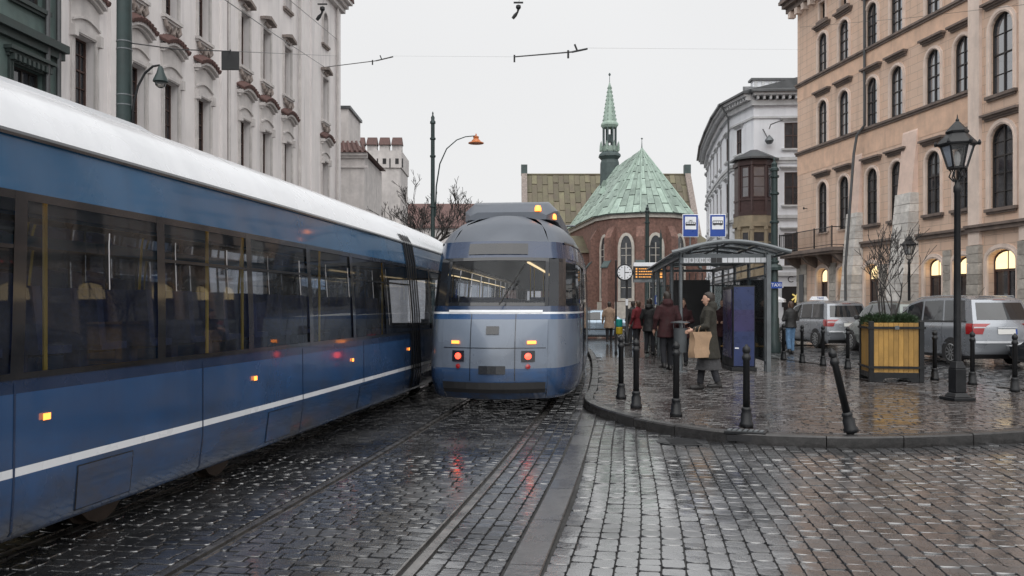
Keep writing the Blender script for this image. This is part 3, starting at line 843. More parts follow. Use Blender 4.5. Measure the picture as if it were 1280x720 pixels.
# buttresses (battered, stone-clad below)
def buttress(x0, x1, top, stone_top, db, dt, seed, m='whitestone'):
    mb = MB(); mb.add([(x0,-db,0),(x1,-db,0),(x1,0.1,0),(x0,0.1,0),(x0,-dt*0.12,top),(x1,-dt*0.12,top),(x1,0.1,top+0.35),(x0,0.1,top+0.35)],
        [(0,3,2,1),(4,5,6,7),(0,1,5,4),(1,2,6,5),(2,3,7,6),(3,0,4,7)])
    o = mb.build('buttress', M['peach_plain'], PB)
    tt = stone_top/top
    blocks(o, x0-0.05, x1+0.05, stone_top, m, db+0.06, lerp(db, dt*0.12, tt)+0.06, 0.1, 0.08, seed=seed)
buttress(9.98, 11.05, 9.3, 6.6, 0.95, 0.4, 5)
buttress(5.75, 6.62, 9.0, 6.2, 0.75, 0.3, 6)
for (a, b, zt, sd_) in ((0.02, 1.1, 3.95, 8), (3.55, 4.25, 3.9, 9), (8.15, 8.85, 3.6, 10), (12.82, 13.34, 3.95, 11)):
    o = MB().box(a+0.02, b-0.02, -0.02, 0.05, 0.1, zt-0.02).build('pier', M['greystone'], PB)
    blocks(o, a, b, zt, 'greystone', 0.07, 0.07, 0.1, 0.03, seed=sd_)
MB().box(0.38,0.86,-0.13,-0.06,1.9,3.4).build('plaque', M['zinc'], PB, bevel=0.02)
# projecting end bay
wl = [opening(16.72, 9.55, 1.2, 3.0, 0.6), opening(16.72, 5.3, 1.25, 3.1, 0.6), opening(16.72, 13.7, 1.2, 2.6, 0.6), opening(16.72, 0.16, 1.5, 3.6, 0.4)]
for x in (20.2, 23.4): wl += [opening(x, 9.55, 1.2, 3.0, 0.6), opening(x, 5.3, 1.25, 3.1, 0.6), opening(x, 13.7, 1.2, 2.6, 0.6), opening(x, 0.16, 1.5, 3.6, 0.4)]
wall(PB, [(RISS,0),(28,0),(28,18.2),(RISS,18.2)], wl, M['peach'], 0.40, 'bay_wall', -0.36)
MB().box(RISS, RISS+0.02, -0.359, 0.4, 0, 18.2).build('bay_return', M['peach_plain'], PB)
for x in (16.72, 20.2, 23.4):
    window(PB, x, 9.55, 1.2, 3.0, 0.6, 'q1', deep=0.1, bars=False, y=-0.36, surround='surround', sw=0.2, rows=(0.25,0.75,0.5), hood=(3.45,'darktrim'), sill='darktrim', glass='glass_sky')
    window(PB, x, 13.7, 1.2, 2.6, 0.6, 'q2', deep=0.1, bars=False, y=-0.36, surround='surround', sw=0.2, rows=(0.25,0.75,0.5), hood=(3.0,'darktrim'), sill='darktrim', glass='glass_sky')
    window(PB, x, 5.3, 1.25, 3.1, 0.6, 'q3', deep=0.1, bars=False, y=-0.36, surround='surround', sw=0.2, rows=(0.2,0.42,0.8,0.63), hood=(3.5,'darktrim'), sill='darktrim')
    arch_door(x, 1.5, -0.36, 3.6, 0.4)
for (a, b) in ((15.0,15.62),(17.75,18.4),(18.6,19.2),(21.4,22.1),(24.6,25.2)):
    MB().box(a-0.02, b, -0.5, -0.36, 4.0, 18.2).build('pilaster', M['surround'], PB)
    o = MB().box(a, b, -0.5, -0.36, 0.1, 3.98).build('pilaster_base', M['greystone'], PB)
    blocks(o, a-0.04, b+0.04, 3.98, 'greystone', 0.56, 0.54, 0.1, -0.35, seed=int(a*10))
cornice(PB, RISS-0.1, 28, 4.5, [(0.66,0.16,0.26),(0.58,0.0,0.16)], 'darktrim', 'string_course')
# balcony
bal = MB(); bal.box(-0.3, 5.6, -1.05, 0, 4.42, 4.6); bal.box(-0.22, 5.5, -0.95, 0, 4.3, 4.42); bal = bal.build('balcony', M['darktrim'], PB)
for bx in (0.25, 2.1, 3.6, 5.2):
    MB().prism([(-0.0,0),(0,0)] , 0, 0) if False else None
    mb = MB(); mb.add([(bx-.14,0,3.7),(bx+.14,0,3.7),(bx-.14,0,4.3),(bx+.14,0,4.3),(bx-.14,-0.85,4.3),(bx+.14,-0.85,4.3),(bx-.14,-0.5,3.95),(bx+.14,-0.5,3.95)],
        [(0,1,7,6),(6,7,5,4),(4,5,3,2),(0,6,4,2),(1,3,5,7),(0,2,3,1)]); mb.build('bracket', M['darktrim'], bal)
mb = MB(); mb.tube([(-0.22,-0.05,5.6),(-0.22,-0.98,5.6),(5.5,-0.98,5.6),(5.5,-0.05,5.6)], 0.025, 6); mb.tube([(-0.22,-0.05,4.72),(-0.22,-0.98,4.72),(5.5,-0.98,4.72),(5.5,-0.05,4.72)], 0.018, 6)
mb.build('railing', M['iron'], bal)
for k in range(45):
    x = -0.2 + k*0.1265
    MB().tube([(x,-0.98,4.6),(x,-0.98,5.6)], 0.011, 4).build('baluster', M['iron'], bal)
for k in range(7):
    y = -0.12 - k*0.125
    MB().tube([(-0.22,y,4.6),(-0.22,y,5.6)], 0.011, 4).build('baluster', M['iron'], bal)
for k in (0, 16, 31, 45):
    x = -0.22 + k*0.127
    MB().box(x-0.03,x+0.03,-1.0,-0.95,4.6,5.66).build('railing_post', M['iron'], bal)
pipe(PB, [(7.0,-0.12,18.0),(7.0,-0.12,10.35),(6.72,-0.35,9.9),(6.70,-0.5,9.0),(6.68,-0.92,3.5),(6.68,-0.92,0.2)], 0.065)
mb = MB(); mb.lathe([(0.03,-0.06),(0.05,0.0),(0.02,0.08)], 8, (1.1,-0.2,7.0)); mb.bar((1.1,0,7.0),(1.1,-0.25,7.0),0.03); mb.build('wall_lamp', M['iron'], PB)

# ================================================================ cream palace on the left
PD = Vector((0.104, 0.9946))
CP = thing('cream_palace', 'cream baroque palace with red-tiled window hoods along the left of the street', 'building', (-13.312, 25.6, 0), math.atan2(PD.y, PD.x))
LX = [1.46, 4.5, 6.9, 9.55, 13.6, 16.1, 18.9, 24.9]
hl = []
for x in LX:
    hl += [opening(x, 7.2, 1.1, 2.7), opening(x, 12.23, 1.0, 2.42), opening(x, 16.6, 0.8, 1.8, 0.4), opening(x, 1.5, 1.15, 2.8)]
wall(CP, [(0,0),(27.7,0),(27.7,20),(0,20)], hl, M['cream'], 0.42)
MB().box(0.0,27.68,0.425,14,0,20).build('core', M['cream_trim'], CP)
MB().box(27.68,27.7,0.005,14,0,20).build('end_wall', M['cream'], CP)
def palace_window(x):
    o = window(CP, x, 7.2, 1.1, 2.7, 0, 'l1', frame='brownwood', cols=2, rows=(0.22,0.44,0.82,0.64), surround='cream_trim', sw=0.16, sill='cream_trim', deep=0.3)
    def hd():
        mb = MB(); n = 10
        arc = [(-0.82+1.64*i/n, 3.75+0.25*math.sin(math.pi*i/n)) for i in range(n+1)]
        mb.prism_y([(-0.74,2.86),(0.74,2.86)] + [(a*0.9,b-0.12) for a,b in arc[::-1]], -0.06, 0)
        mb.prism_y(arc + [(a,b+0.14) for a,b in arc[::-1]], -0.30, 0); mb.prism_y([(a*0.94,b-0.1) for a,b in arc] + [(a*0.94,b) for a,b in arc[::-1]], -0.18, 0)
        arc2 = [(-0.72+1.44*i/n, 3.02+0.2*math.sin(math.pi*i/n)) for i in range(n+1)]
        mb.prism_y(arc2 + [(a,b+0.07) for a,b in arc2[::-1]], -0.13, 0)
        for sx in (-1,1): mb.box(sx*0.66-0.09, sx*0.66+0.09, -0.2, 0, 2.55, 2.9)
        return mb.mesh('hood', M['cream_trim'])
    link('hood', cached('palhood', hd), o)
    def tl():
        mb = MB()
        for i in range(9):
            a = -0.86 + 1.72*(i+0.5)/9; z = 3.89 + 0.25*math.sin(math.pi*(i+0.5)/9)
            mb.tube([(a,-0.38,z+0.02),(a,0.0,z+0.22)], 0.095, 6)
        return mb.mesh('tile_cap', M['redtile'])
    link('tile_cap', cached('paltile', tl), o)
    o2 = window(CP, x, 12.23, 1.0, 2.42, 0, 'l2', frame='brownwood', cols=2, rows=(0.24,0.48,0.7), surround='cream_trim', sw=0.14, sill='cream_trim', deep=0.3)
    def orn():
        mb = MB()
        for sx in (-1,1):
            mb.tube([(sx*0.52,-0.06,-0.2),(sx*0.5,-0.12,-0.42),(sx*0.36,-0.1,-0.56),(sx*0.27,-0.1,-0.44),(sx*0.34,-0.1,-0.34)], [0.08,0.08,0.06,0.05,0.03], 6)
            mb.tube([(sx*0.3,-0.06,-0.25),(sx*0.16,-0.1,-0.4),(0,-0.08,-0.6)], [0.05,0.06,0.07], 6)
        mb.lathe([(0.0,-0.09),(0.1,-0.05),(0.12,0.0),(0.1,0.06),(0,0.09)], 8, (0,-0.08,-0.58)); return mb.mesh('ornament', M['soot'])
    link('ornament', cached('palorn', orn), o2)
    def cap():
        mb = MB(); mb.prism_y([(-0.7,2.78),(-0.4,2.86),(0,2.95),(0.4,2.86),(0.7,2.78),(0.7,2.92),(0.36,3.02),(0,3.12),(-0.36,3.02),(-0.7,2.92)], -0.28, 0)
        mb.tube([(-0.3,-0.1,2.72),(0,-0.14,2.6),(0.3,-0.1,2.72)], 0.07, 6); return mb.mesh('hood', M['soot'])
    link('hood', cached('palcap', cap), o2)
    window(CP, x, 16.6, 0.8, 1.8, 0.4, 'l3', frame='brownwood', rows=(0.5,), surround='cream_trim', sw=0.12, sill='soot', deep=0.3)
    window(CP, x, 1.5, 1.15, 2.8, 0, 'l0', frame='brownwood', rows=(0.33,0.66), surround='cream_trim', sw=0.2, sill='cream_trim', deep=0.3)
for x in LX: palace_window(x)
for x in (0.25, 3.0, 11.3, 12.0, 21.0, 22.6, 27.35):
    MB().box(x-0.24, x+0.24, -0.12, 0, 0.1, 19.4).build('lesene', M['cream'], CP)
    MB().box(x-0.30, x+0.30, -0.17, 0, 0.1, 1.3).build('lesene_base', M['cream_trim'], CP)
for x in (11.65, 20.3, 26.9): pipe(CP, [(x,-0.16,19.4),(x,-0.16,0.3)], 0.07, 'cream_trim')
cornice(CP, -0.2, 28.0, 19.4, [(0.3,0,0.25),(0.5,0.25,0.45),(0.75,0.45,0.65)], 'cream_trim', 'main_cornice')
cornice(CP, 0, 27.7, 5.6, [(0.16,0.0,0.18),(0.10,-0.14,0)], 'cream_trim', 'string_course')
cornice(CP, 0, 27.7, 0.1, [(0.09,0.0,1.0)], 'cream_trim', 'plinth')
rf = MB(); rf.prism_y([(-0.3,20.05),(28.2,20.05),(27,22.5),(0,22.5)], -0.8, 12); rf = rf.build('roof', M['redtile'], CP)
for k in range(28): MB().tube([(0.0+k*1.02,-0.85,20.12),(0.0+k*1.02,-0.1,20.3)], 0.12, 6).build('eaves_tile', M['redtile'], rf)
# ================================================================ dark green shop building at far left
GB = thing('green_shop_building', 'dark green facade with a shop on its ground floor at the left edge', 'building', (-13.312 - PD.x*9.0 + 0.25, 25.5 - PD.y*9.0, 0), math.atan2(PD.y, PD.x))
hl = []
for x in (1.6, 4.6, 7.5): hl += [opening(x, 9.9, 1.3, 2.6), opening(x, 5.6, 1.3, 2.5), opening(x, 14.4, 1.2, 2.2)]
hl += [opening(7.15, 0.5, 1.35, 2.65), opening(5.3, 0.5, 1.3, 2.65), opening(2.6, 0.5, 2.2, 2.65)]
wall(GB, [(0,0),(8.95,0),(8.95,18),(0,18)], hl, M['green'], 0.3)
MB().box(0,8.94,0.305,14,0,18).build('core', M['green_trim'], GB)
MB().box(8.94,8.96,0.004,14,0,18).build('end_wall', M['green'], GB)
for x in (1.6, 4.6, 7.5):
    window(GB, x, 9.9, 1.3, 2.6, 0, 'g1', frame='blackwood', surround='green_trim', sill='green_trim', hood=(2.85,'green_trim'))
    window(GB, x, 5.6, 1.3, 2.5, 0, 'g2', frame='blackwood', surround='green_trim', sill='green_trim', hood=(2.8,'green_trim'))
    window(GB, x, 14.4, 1.2, 2.2, 0, 'g3', frame='blackwood', surround='green_trim', sill='green_trim')
    for k in range(9): MB().box(x-0.8+k*0.19, x-0.7+k*0.19, -0.2, 0, 8.15, 8.3).build('dentil', M['green_trim'], GB)
cornice(GB, 0, 8.95, 8.9, [(0.3,0.0,0.22),(0.16,-0.2,0.0)], 'green_trim', 'string_course')
cornice(GB, 0, 8.95, 4.4, [(0.35,0.0,0.25),(0.2,-0.2,0.0)], 'green_trim', 'string_course')
cornice(GB, 0, 8.95, 17.7, [(0.5,0.0,0.4)], 'green_trim', 'main_cornice')
for x in (8.2, 8.7): pipe(GB, [(x,-0.12,17.6),(x,-0.12,0.3)], 0.07)
for (x, w_) in ((7.15,1.35),(5.3,1.3),(2.6,2.2)):
    o = window(GB, x, 0.5, w_, 2.65, 0, 'shop'+str(w_), frame='blackwood', glass='shoplit', rows=(0.1,0.75), bars=False, pane_name='lit_pane'); o.name = 'shop_window'
fas = MB().box(0.4,8.35,-0.28,0,3.25,4.15).build('shop_fascia', M['tramdark'], GB, bevel=0.02)
def text_mesh(body, size, m, extrude=0.01, align='CENTER'):
    cu = bpy.data.curves.new('lettering', 'FONT'); cu.body = body; cu.size = size; cu.extrude = extrude; cu.align_x = align; cu.align_y = 'CENTER'
    o = bpy.data.objects.new('tmp', cu); COL.objects.link(o)
    dg = bpy.context.evaluated_depsgraph_get(); me = bpy.data.meshes.new_from_object(o.evaluated_get(dg)); bpy.data.objects.remove(o)
    me.materials.clear(); me.materials.append(M[m]); return me
me = text_mesh('pierre cardin', 0.52, 'white_sign', 0.012, 'RIGHT')
link('lettering', me, fas, (7.95, -0.295, 3.68), (R(90), 0, 0))
for k in range(5):
    MB().lathe([(0.07,0),(0.05,0.1),(0.02,0.12)], 8, (0.9+k*1.75,-0.45,4.18)).build('spot_lamp', M['headlight'] if k >= 3 else M['iron'], GB)
# garland of lights round the shop window
gar = thing('light_garland', 'dark fir garland with tiny white lights round the shop window', 'garland', (0,0,0)); gar.parent = None
gar.matrix_world = GB.matrix_world
gar.location = GB.location; gar.rotation_euler = GB.rotation_euler
r_ = random.Random(5); mb = MB(); ml = MB()
pts = [(4.4+0.1*i, 3.1-0.18*abs(math.sin(i*0.42))) for i in range(40)] + [(8.25-0.02*i, 3.0-0.07*i) for i in range(34)]
for (x, z) in pts:
    for k in range(8):
        c = Vector((x+r_.gauss(0,.07), -0.14+r_.gauss(0,.05), z+r_.gauss(0,.07))); d = Vector((r_.gauss(0,1),r_.gauss(0,1),r_.gauss(0,1))).normalized()*0.09
        e = d.cross(Vector((0.3,0.5,0.7))).normalized()*0.012; mb.add([c-e, c+e, c+d], [(0,1,2)])
    c = Vector((x+r_.gauss(0,.06), -0.22, z+r_.gauss(0,.07))); ml.lathe([(0,-0.014),(0.014,0),(0,0.014)], 5, c)
mb.build('greenery', M['leaf'], gar, normals=False); ml.build('bulbs', M['headlight'], gar)

# ================================================================ wing and crenellated tower beyond the palace
p = at(437, 384, 60); p.z = 0
WG = thing('low_wing', 'low grey wing with a red tile coping beside the palace end', 'building', p)
MB().box(-2.6,1.0,0,8,0,12.0).build('wall', M['cream_trim'], WG)
cornice(WG, -2.7, 1.25, 12.0, [(0.12,-0.9,-0.75),(0.2,-0.25,-0.1),(0.35,-0.1,0.1)], 'cream_trim')
mb = MB(); mb.frustum((-2.9,1.35,-0.5,8), (-2.9,0.2,0.9,8), 12.1, 13.0); rf = mb.build('roof', M['redtile'], WG)
for k in range(12): MB().tube([(-2.7+k*0.35,-0.5,12.14),(-2.7+k*0.3,0.85,13.05)], 0.09, 6).build('ridge_tile', M['redtile'], rf)
MB().box(-2.7,-0.3,1.2,6,12.5,15.4).build('parapet', M['cream_trim'], WG)
MB().box(-2.75,-0.15,1.1,6,15.4,15.6).build('coping', M['zinc'], WG)
o = MB().box(-0.55,-0.05,-0.02,0.02,5.8,8.2).build('window', M['glass'], WG)
ring(MB(), [(0,0)]*3, [(0,0)]*3, 0, 0)
p = at(470, 384, 72); p.z = 0
TW = thing('crenellated_tower', 'pale tower with red-capped crenellations behind the bare tree', 'tower', p)
MB().box(-2.6,2.0,0,5,0,14.4).build('wall', M['cream_trim'], TW)
cornice(TW, -2.8, 2.2, 8.2, [(0.2,0,0.25),(0.1,-0.2,0)], 'cream_trim')
MB().box(-2.7,2.1,-0.12,5.1,13.0,14.4).build('gallery', M['cream_trim'], TW)
for k in range(5):
    x = -2.35 + k*1.02
    mr = MB().box(x-0.40,x+0.40,-0.12,0.4,14.4,14.85).build('merlon', M['cream_trim'], TW)
    MB().frustum((x-0.46,x+0.46,-0.3,0.5),(x-0.38,x+0.38,0.05,0.3),14.85,15.5).build('tile_cap', M['redtile'], mr)
    MB().box(x-0.14,x+0.14,-0.14,-0.1,13.3,13.75).build('loophole', M['black_sign'], TW)
    MB().box(x+0.4,x+0.5,-0.14,-0.1,13.0,13.75).build('slit', M['black_sign'], TW)
MB().box(-0.5,-0.05,-0.1,0.1,8.4,12.6).build('lesene', M['cream'], TW)
MB().box(-1.9,-0.9,-0.03,0.02,5.0,7.2).build('window', M['glass'], TW)
p = at(575, 384, 98); p.z = 0
RH = thing('red_roof_house', 'low house with a dull red tile roof behind the departing tram', 'house', p)
MB().box(-8,9,0,8,0,10.5).build('wall', M['cream_trim'], RH)
mb = MB(); mb.prism_y([(-8.6,10.4),(9.6,10.4),(9.6,10.6),(-8.6,10.6)], -0.4, 8.4); mb.add([(-8.6,-0.4,10.6),(9.6,-0.4,10.6),(9.2,4,13.6),(-8.2,4,13.6),(-8.6,8.4,10.6),(9.6,8.4,10.6)], [(0,1,2,3),(3,2,5,4),(0,3,4),(1,5,2)])
mb.build('roof', M['redtile'], RH)
for k in range(6): MB().box(-7+k*2.8,-5.9+k*2.8,-0.03,0.02,6,8).build('window', M['glass'], RH)
# ================================================================ white corner building
WB = thing('white_corner_building', 'white corner house with a dark timber oriel and bracketed eaves', 'building', (16.3, 59.4, 0))
WO = Vector((16.3, 59.4))
WP = [Vector(p) for p in ((19.0,86),(17.7,79),(16.75,72.5),(16.05,67),(15.7,62.9),(16.35,59.5),(28,58.6))]
for i in range(len(WP)-1):
    a, b = WP[i], WP[i+1]; L = (b-a).length; d = (b-a)/L
    hl = []
    front = (i == 5)
    if front: xs = [2.6, 5.4, 8.2]
    elif i == 4: xs = [1.2]
    elif L > 5: xs = [L*0.25, L*0.75]
    else: xs = [L*0.5]
    ww = 1.15 if front else 0.8
    for x in xs: hl += [opening(x,12.3,ww,1.75), opening(x,8.5,ww,2.2), opening(x,4.4,ww,2.2), opening(x,0.3,ww*1.1,2.7)]
    mbw = wall(None, [(0,0),(L,0),(L,15.6),(0,15.6)], hl, M['white'], 0.16, 'facade')
    mbw.parent = WB; mbw.location = (a.x-WO.x, a.y-WO.y, 0); mbw.rotation_euler = (0,0,math.atan2(d.y,d.x))
    MB().box(0.01,L-0.01,0.165,0.5,0,15.6).build('backing', M['white_trim'], mbw)
    MX = Matrix.Translation((a.x-WO.x, a.y-WO.y, 0)) @ Matrix.Rotation(math.atan2(d.y,d.x), 4, 'Z')
    for x in xs:
        for (z, h_, r_, hd, fr_) in ((12.3,1.75,(0.5,),(2.0,'white_trim'),'brownwood'),(8.5,2.2,(0.55,),(2.5,'white_trim'),'brownwood'),(4.4,2.2,(0.55,),(2.5,'white_trim'),'brownwood'),(0.3,2.7,(0.7,),None,'blackwood')):
            w2 = ww*1.1 if z < 1 else ww
            o = window(WB, x, z, w2, h_, 0, 'w%.1f%.2f' % (z, w2), frame=fr_, rows=r_, hood=hd, sill='white_trim' if hd else None, bars=False, deep=0.06)
            o.matrix_local = MX @ Matrix.Translation((x, 0, z))
    e0, e1 = -0.05, L+0.05
    for (z, pr, m_) in ((7.6,[(0.16,0,0.22),(0.08,-0.15,0)],'white_trim'), (11.5,[(0.16,0,0.22),(0.08,-0.2,0)],'white_trim'), (14.35,[(0.10,0,0.14)],'white_trim'), (3.7,[(0.2,0,0.25)],'white_trim')):
        cornice(mbw, e0, e1, z, pr, m_, 'string_course')
    cornice(mbw, e0-0.1, e1+0.1, 15.55, [(0.25,-0.35,0.0),(0.75,0.25,0.42)], 'white_trim', 'eaves_cornice')
    k = 0.1
    while k < L:
        MB().box(k,k+0.14,-0.62,0,15.55,15.8).build('eaves_bracket', M['white_trim'], mbw); k += 0.42
    mb = MB(); mb.add([(-0.3,-0.95,15.97),(L+0.3,-0.95,15.97),(L+0.3,-0.95,16.1),(-0.3,-0.95,16.1),(-0.1,3.5,17.4),(L+0.1,3.5,17.4),(L+0.1,3.5,15.97),(-0.1,3.5,15.97)], [(0,1,2,3),(3,2,5,4),(0,7,6,1),(4,5,6,7),(0,3,4,7),(1,6,5,2)])
    mb.build('roof_edge', M['zinc'], mbw)
cp = [(p.x-WO.x, p.y-WO.y) for p in offset(WP, 0.55)] + [(28-WO.x,86-WO.y)]
MB().prism(cp, 0, 15.9).build('core', M['white_trim'], WB)
# chimneys
for (x, y, w_, z) in ((2.5,3.0,3.6,16.4),(7.2,3.5,1.4,18.0)):
    c = MB().box(x-w_/2,x+w_/2,y-0.3,y+0.3,15.9,z+1.2).build('chimney', M['white'], WB)
    MB().box(x-w_/2-0.15,x+w_/2+0.15,y-0.45,y+0.45,z+1.2,z+1.35).build('chimney_cap', M['zinc'], c)
    n = max(2,int(w_/0.5))
    for k in range(n): MB().box(x-w_/2+0.1+k*w_/n,x-w_/2+0.3+k*w_/n,y-0.36,y-0.3,z+0.6,z+1.15).build('flue', M['white_trim'], c)
p0, p1 = WP[4], WP[5]
pp = (Vector((15.5,62.6)) - WO)
pipe(WB, [(pp.x-0.6,pp.y,15.9),(pp.x-0.1,pp.y,15.0),(pp.x-0.1,pp.y,0.5)], 0.07)
# oriel
oc = Vector((16.45-16.3, 59.75-59.4))
def bay(r, z0, z1, m, name, parent, r2=None):
    r2 = r2 or r
    A = [R(a) for a in (202.5, 247.5, 292.5, 337.5)]
    mk = lambda rr: [(oc.x-rr*0.924, oc.y+0.9)] + [(oc.x+rr*math.cos(a), oc.y+rr*math.sin(a)) for a in A] + [(oc.x+rr*0.924, oc.y+0.9)]
    a, b = mk(r), mk(r2); n = len(a)
    mb = MB(); mb.loft([[(x,y,z0) for x,y in a], [(x,y,z1) for x,y in b]], True); return mb.build(name, M[m], parent)
ori = bay(1.22, 8.0, 11.5, 'redwood', 'oriel', WB)
bay(1.30, 7.75, 8.0, 'redwood', 'oriel_sill', WB); bay(1.28, 8.75, 8.9, 'redwood', 'rail_moulding', WB); bay(1.34, 11.1, 11.4, 'redwood', 'oriel_frieze', WB)
bay(1.62, 11.5, 11.62, 'zinc', 'oriel_eaves', WB); bay(1.58, 11.62, 12.25, 'zinc', 'oriel_roof', WB, 0.3)
low = bay(1.2, 3.4, 7.0, 'sandstone', 'oriel_base', WB); bay(1.36, 7.0, 7.3, 'sandstone', 'base_cornice', WB); bay(1.28, 7.3, 7.75, 'sandstone', 'base_frieze', WB); bay(1.3, 3.3, 3.6, 'sandstone', 'base_moulding', WB)
def bay_face(k, r, w_, z0, z1, frame, glass, parent, name):
    a0, a1 = R(202.5+45*k), R(247.5+45*k)
    pa = Vector((oc.x+r*math.cos(a0), oc.y+r*math.sin(a0))); pb = Vector((oc.x+r*math.cos(a1), oc.y+r*math.sin(a1)))
    c = (pa+pb)/2; d = (pb-pa).normalized(); nn = Vector((d.y,-d.x))
    mb = MB(); po = opening(0,0,w_,z1-z0); ring(mb, grow(po,0.07), po, -0.06, 0.0); mb.box(-w_/2,w_/2,-0.05,0,(z1-z0)*0.68-0.03,(z1-z0)*0.68+0.03)
    if name == 'window': mb.box(-w_/2,w_/2,-0.04,0,(z1-z0)*0.34-0.015,(z1-z0)*0.34+0.015)
    o = mb.build('window', M[frame], parent, loc=(c.x,c.y,z0), rot=(0,0,math.atan2(d.y,d.x)))
    MB().add([(-w_/2,-0.012,0),(w_/2,-0.012,0),(w_/2,-0.012,z1-z0),(-w_/2,-0.012,z1-z0)], [(0,1,2,3)]).build('pane', M[glass], o)
for k, ww in ((0,0.45),(1,0.72),(2,0.45)):
    bay_face(k, 1.22, ww, 9.0, 10.95, 'redwood', 'glass_sky', WB, 'window')
    bay_face(k, 1.2, ww*0.95, 4.6, 6.6, 'sandstone', 'glass', WB, 'base')
for a in (202.5,247.5,292.5,337.5):
    MB().lathe([(0.09,8.0),(0.09,11.1),(0.12,11.1),(0.12,11.3)], 8, (oc.x+1.23*math.cos(R(a)), oc.y+1.23*math.sin(R(a)), 0)).build('column', M['redwood'], WB)
    MB().lathe([(0.15,3.6),(0.13,6.7),(0.17,6.8),(0.17,7.0)], 8, (oc.x+1.2*math.cos(R(a)), oc.y+1.2*math.sin(R(a)), 0)).build('column', M['sandstone'], WB)
# arm lamp on the white house
mb = MB(); mb.tube([(1.0,-0.2,13.6),(0.9,-0.9,13.75),(1.5,-1.6,13.9)], 0.035, 6); mb.tube([(0.6,-0.1,13.6),(0.9,-0.3,12.9)], 0.04, 6); mb.build('lamp_arm', M['zinc'], WB)
mb = MB(); mb.lathe([(0.02,0.4),(0.28,0.1),(0.3,0),(0.16,-0.2),(0,-0.22)], 14, (0.95,-0.4,12.75)); mb.build('lamp_globe', M['steelgrey'], WB, smooth=True)
# shop front strip with yellow emblem and lettering
o = MB().box(1.8,4.2,-0.42,-0.36,1.6,2.9).build('shop_board', M['black_sign'], WB)
ek = MB()
for a in (30, 75, 140): ek.tube([(2.75-0.34*math.cos(R(a)),-0.45,2.25-0.34*math.sin(R(a))),(2.75,-0.45,2.30),(2.75+0.34*math.cos(R(a)),-0.45,2.25+0.34*math.sin(R(a)))], 0.05, 6)
ek.build('emblem', emit('yellow_neon_emblem', (1.0,0.75,0.2), 0.45), o)
link('lettering', text_mesh('C E', 0.6, 'black_sign', 0.012), o, (2.6,-0.43,3.45), (R(90),0,0))

# ================================================================ brick church
CZ = 103.0
cc = at(804, 384, CZ); 
CH = thing('brick_church', 'red brick church with verdigris copper choir roof and slender green spirelet', 'church', (cc.x, CZ, 0))
AX = Vector((-0.115, 0.9934)); AN = Vector((AX.y, -AX.x))     # choir axis running away from the camera, and its right
def cl(a, r, h): return (AN.x*r + AX.x*a, AN.y*r + AX.y*a, h)  # a along axis, r to the right
RA = 5.5; EH = 12.1; RH_ = 20.2
ang8 = [R(x) for x in (180+22.5-45, 202.5, 247.5, 292.5, 337.5, 337.5+45)]
pts = [(RA*math.sin(a)*-1*0 + RA*math.cos(a), RA*math.sin(a)) for a in [R(t) for t in (180, 225, 270-22.5+0, 270+22.5, 315, 360)]]
angs = [180, 216, 252, 288, 324, 360]
rim = [(RA*math.sin(R(t)), RA*math.cos(R(t))) for t in angs]   # (a,r): a negative = towards camera
wallpts = [(17, -RA)] + [(RA*math.sin(R(t)), RA*math.cos(R(t))) for t in angs] + [(17, RA)]
def choir(z0, z1, g, m, name):
    mb = MB(); P = [(a*(1+g/RA) if a < 1 else a, r*(1+g/RA)) for a, r in wallpts]
    mb.loft([[cl(a,r,z0) for a,r in P], [cl(a,r,z1) for a,r in P]], True); return mb.build(name, M[m], CH)
choir(0, EH-0.5, 0, 'brick', 'choir_wall'); choir(0, 2.2, 0.25, 'limestone', 'plinth'); choir(EH-0.5, EH, 0.22, 'limestone', 'eaves_cornice')
# lancet windows in the apse faces
for k in range(5):
    t0, t1 = R(angs[k]), R(angs[k+1])
    pa = Vector(cl(RA*math.sin(t0), RA*math.cos(t0), 0)); pb = Vector(cl(RA*math.sin(t1), RA*math.cos(t1), 0)); c = (pa+pb)/2; d = (pb-pa).normalized()
    if d.x < 0: d = -d
    po = gothic(0, 0, 1.35, 7.0)
    mb = MB(); ring(mb, grow(po, 0.32), po, -0.09, 0.02)
    o = mb.build('lancet_window', M['limestone'], CH, loc=(c.x, c.y, 2.6), rot=(0,0,math.atan2(d.y,d.x)))
    MB().add([(x,-0.03,z) for x,z in po], [tuple(range(len(po)))]).build('pane', M['lead'], o)
    mb = MB(); mb.box(-0.05,0.05,-0.07,-0.01,0.05,6.2)
    for z in (1.2,2.4,3.6,4.8,5.6): mb.box(-0.6,0.6,-0.06,-0.02,z-0.03,z+0.03)
    mb.build('tracery', M['limestone'], o)
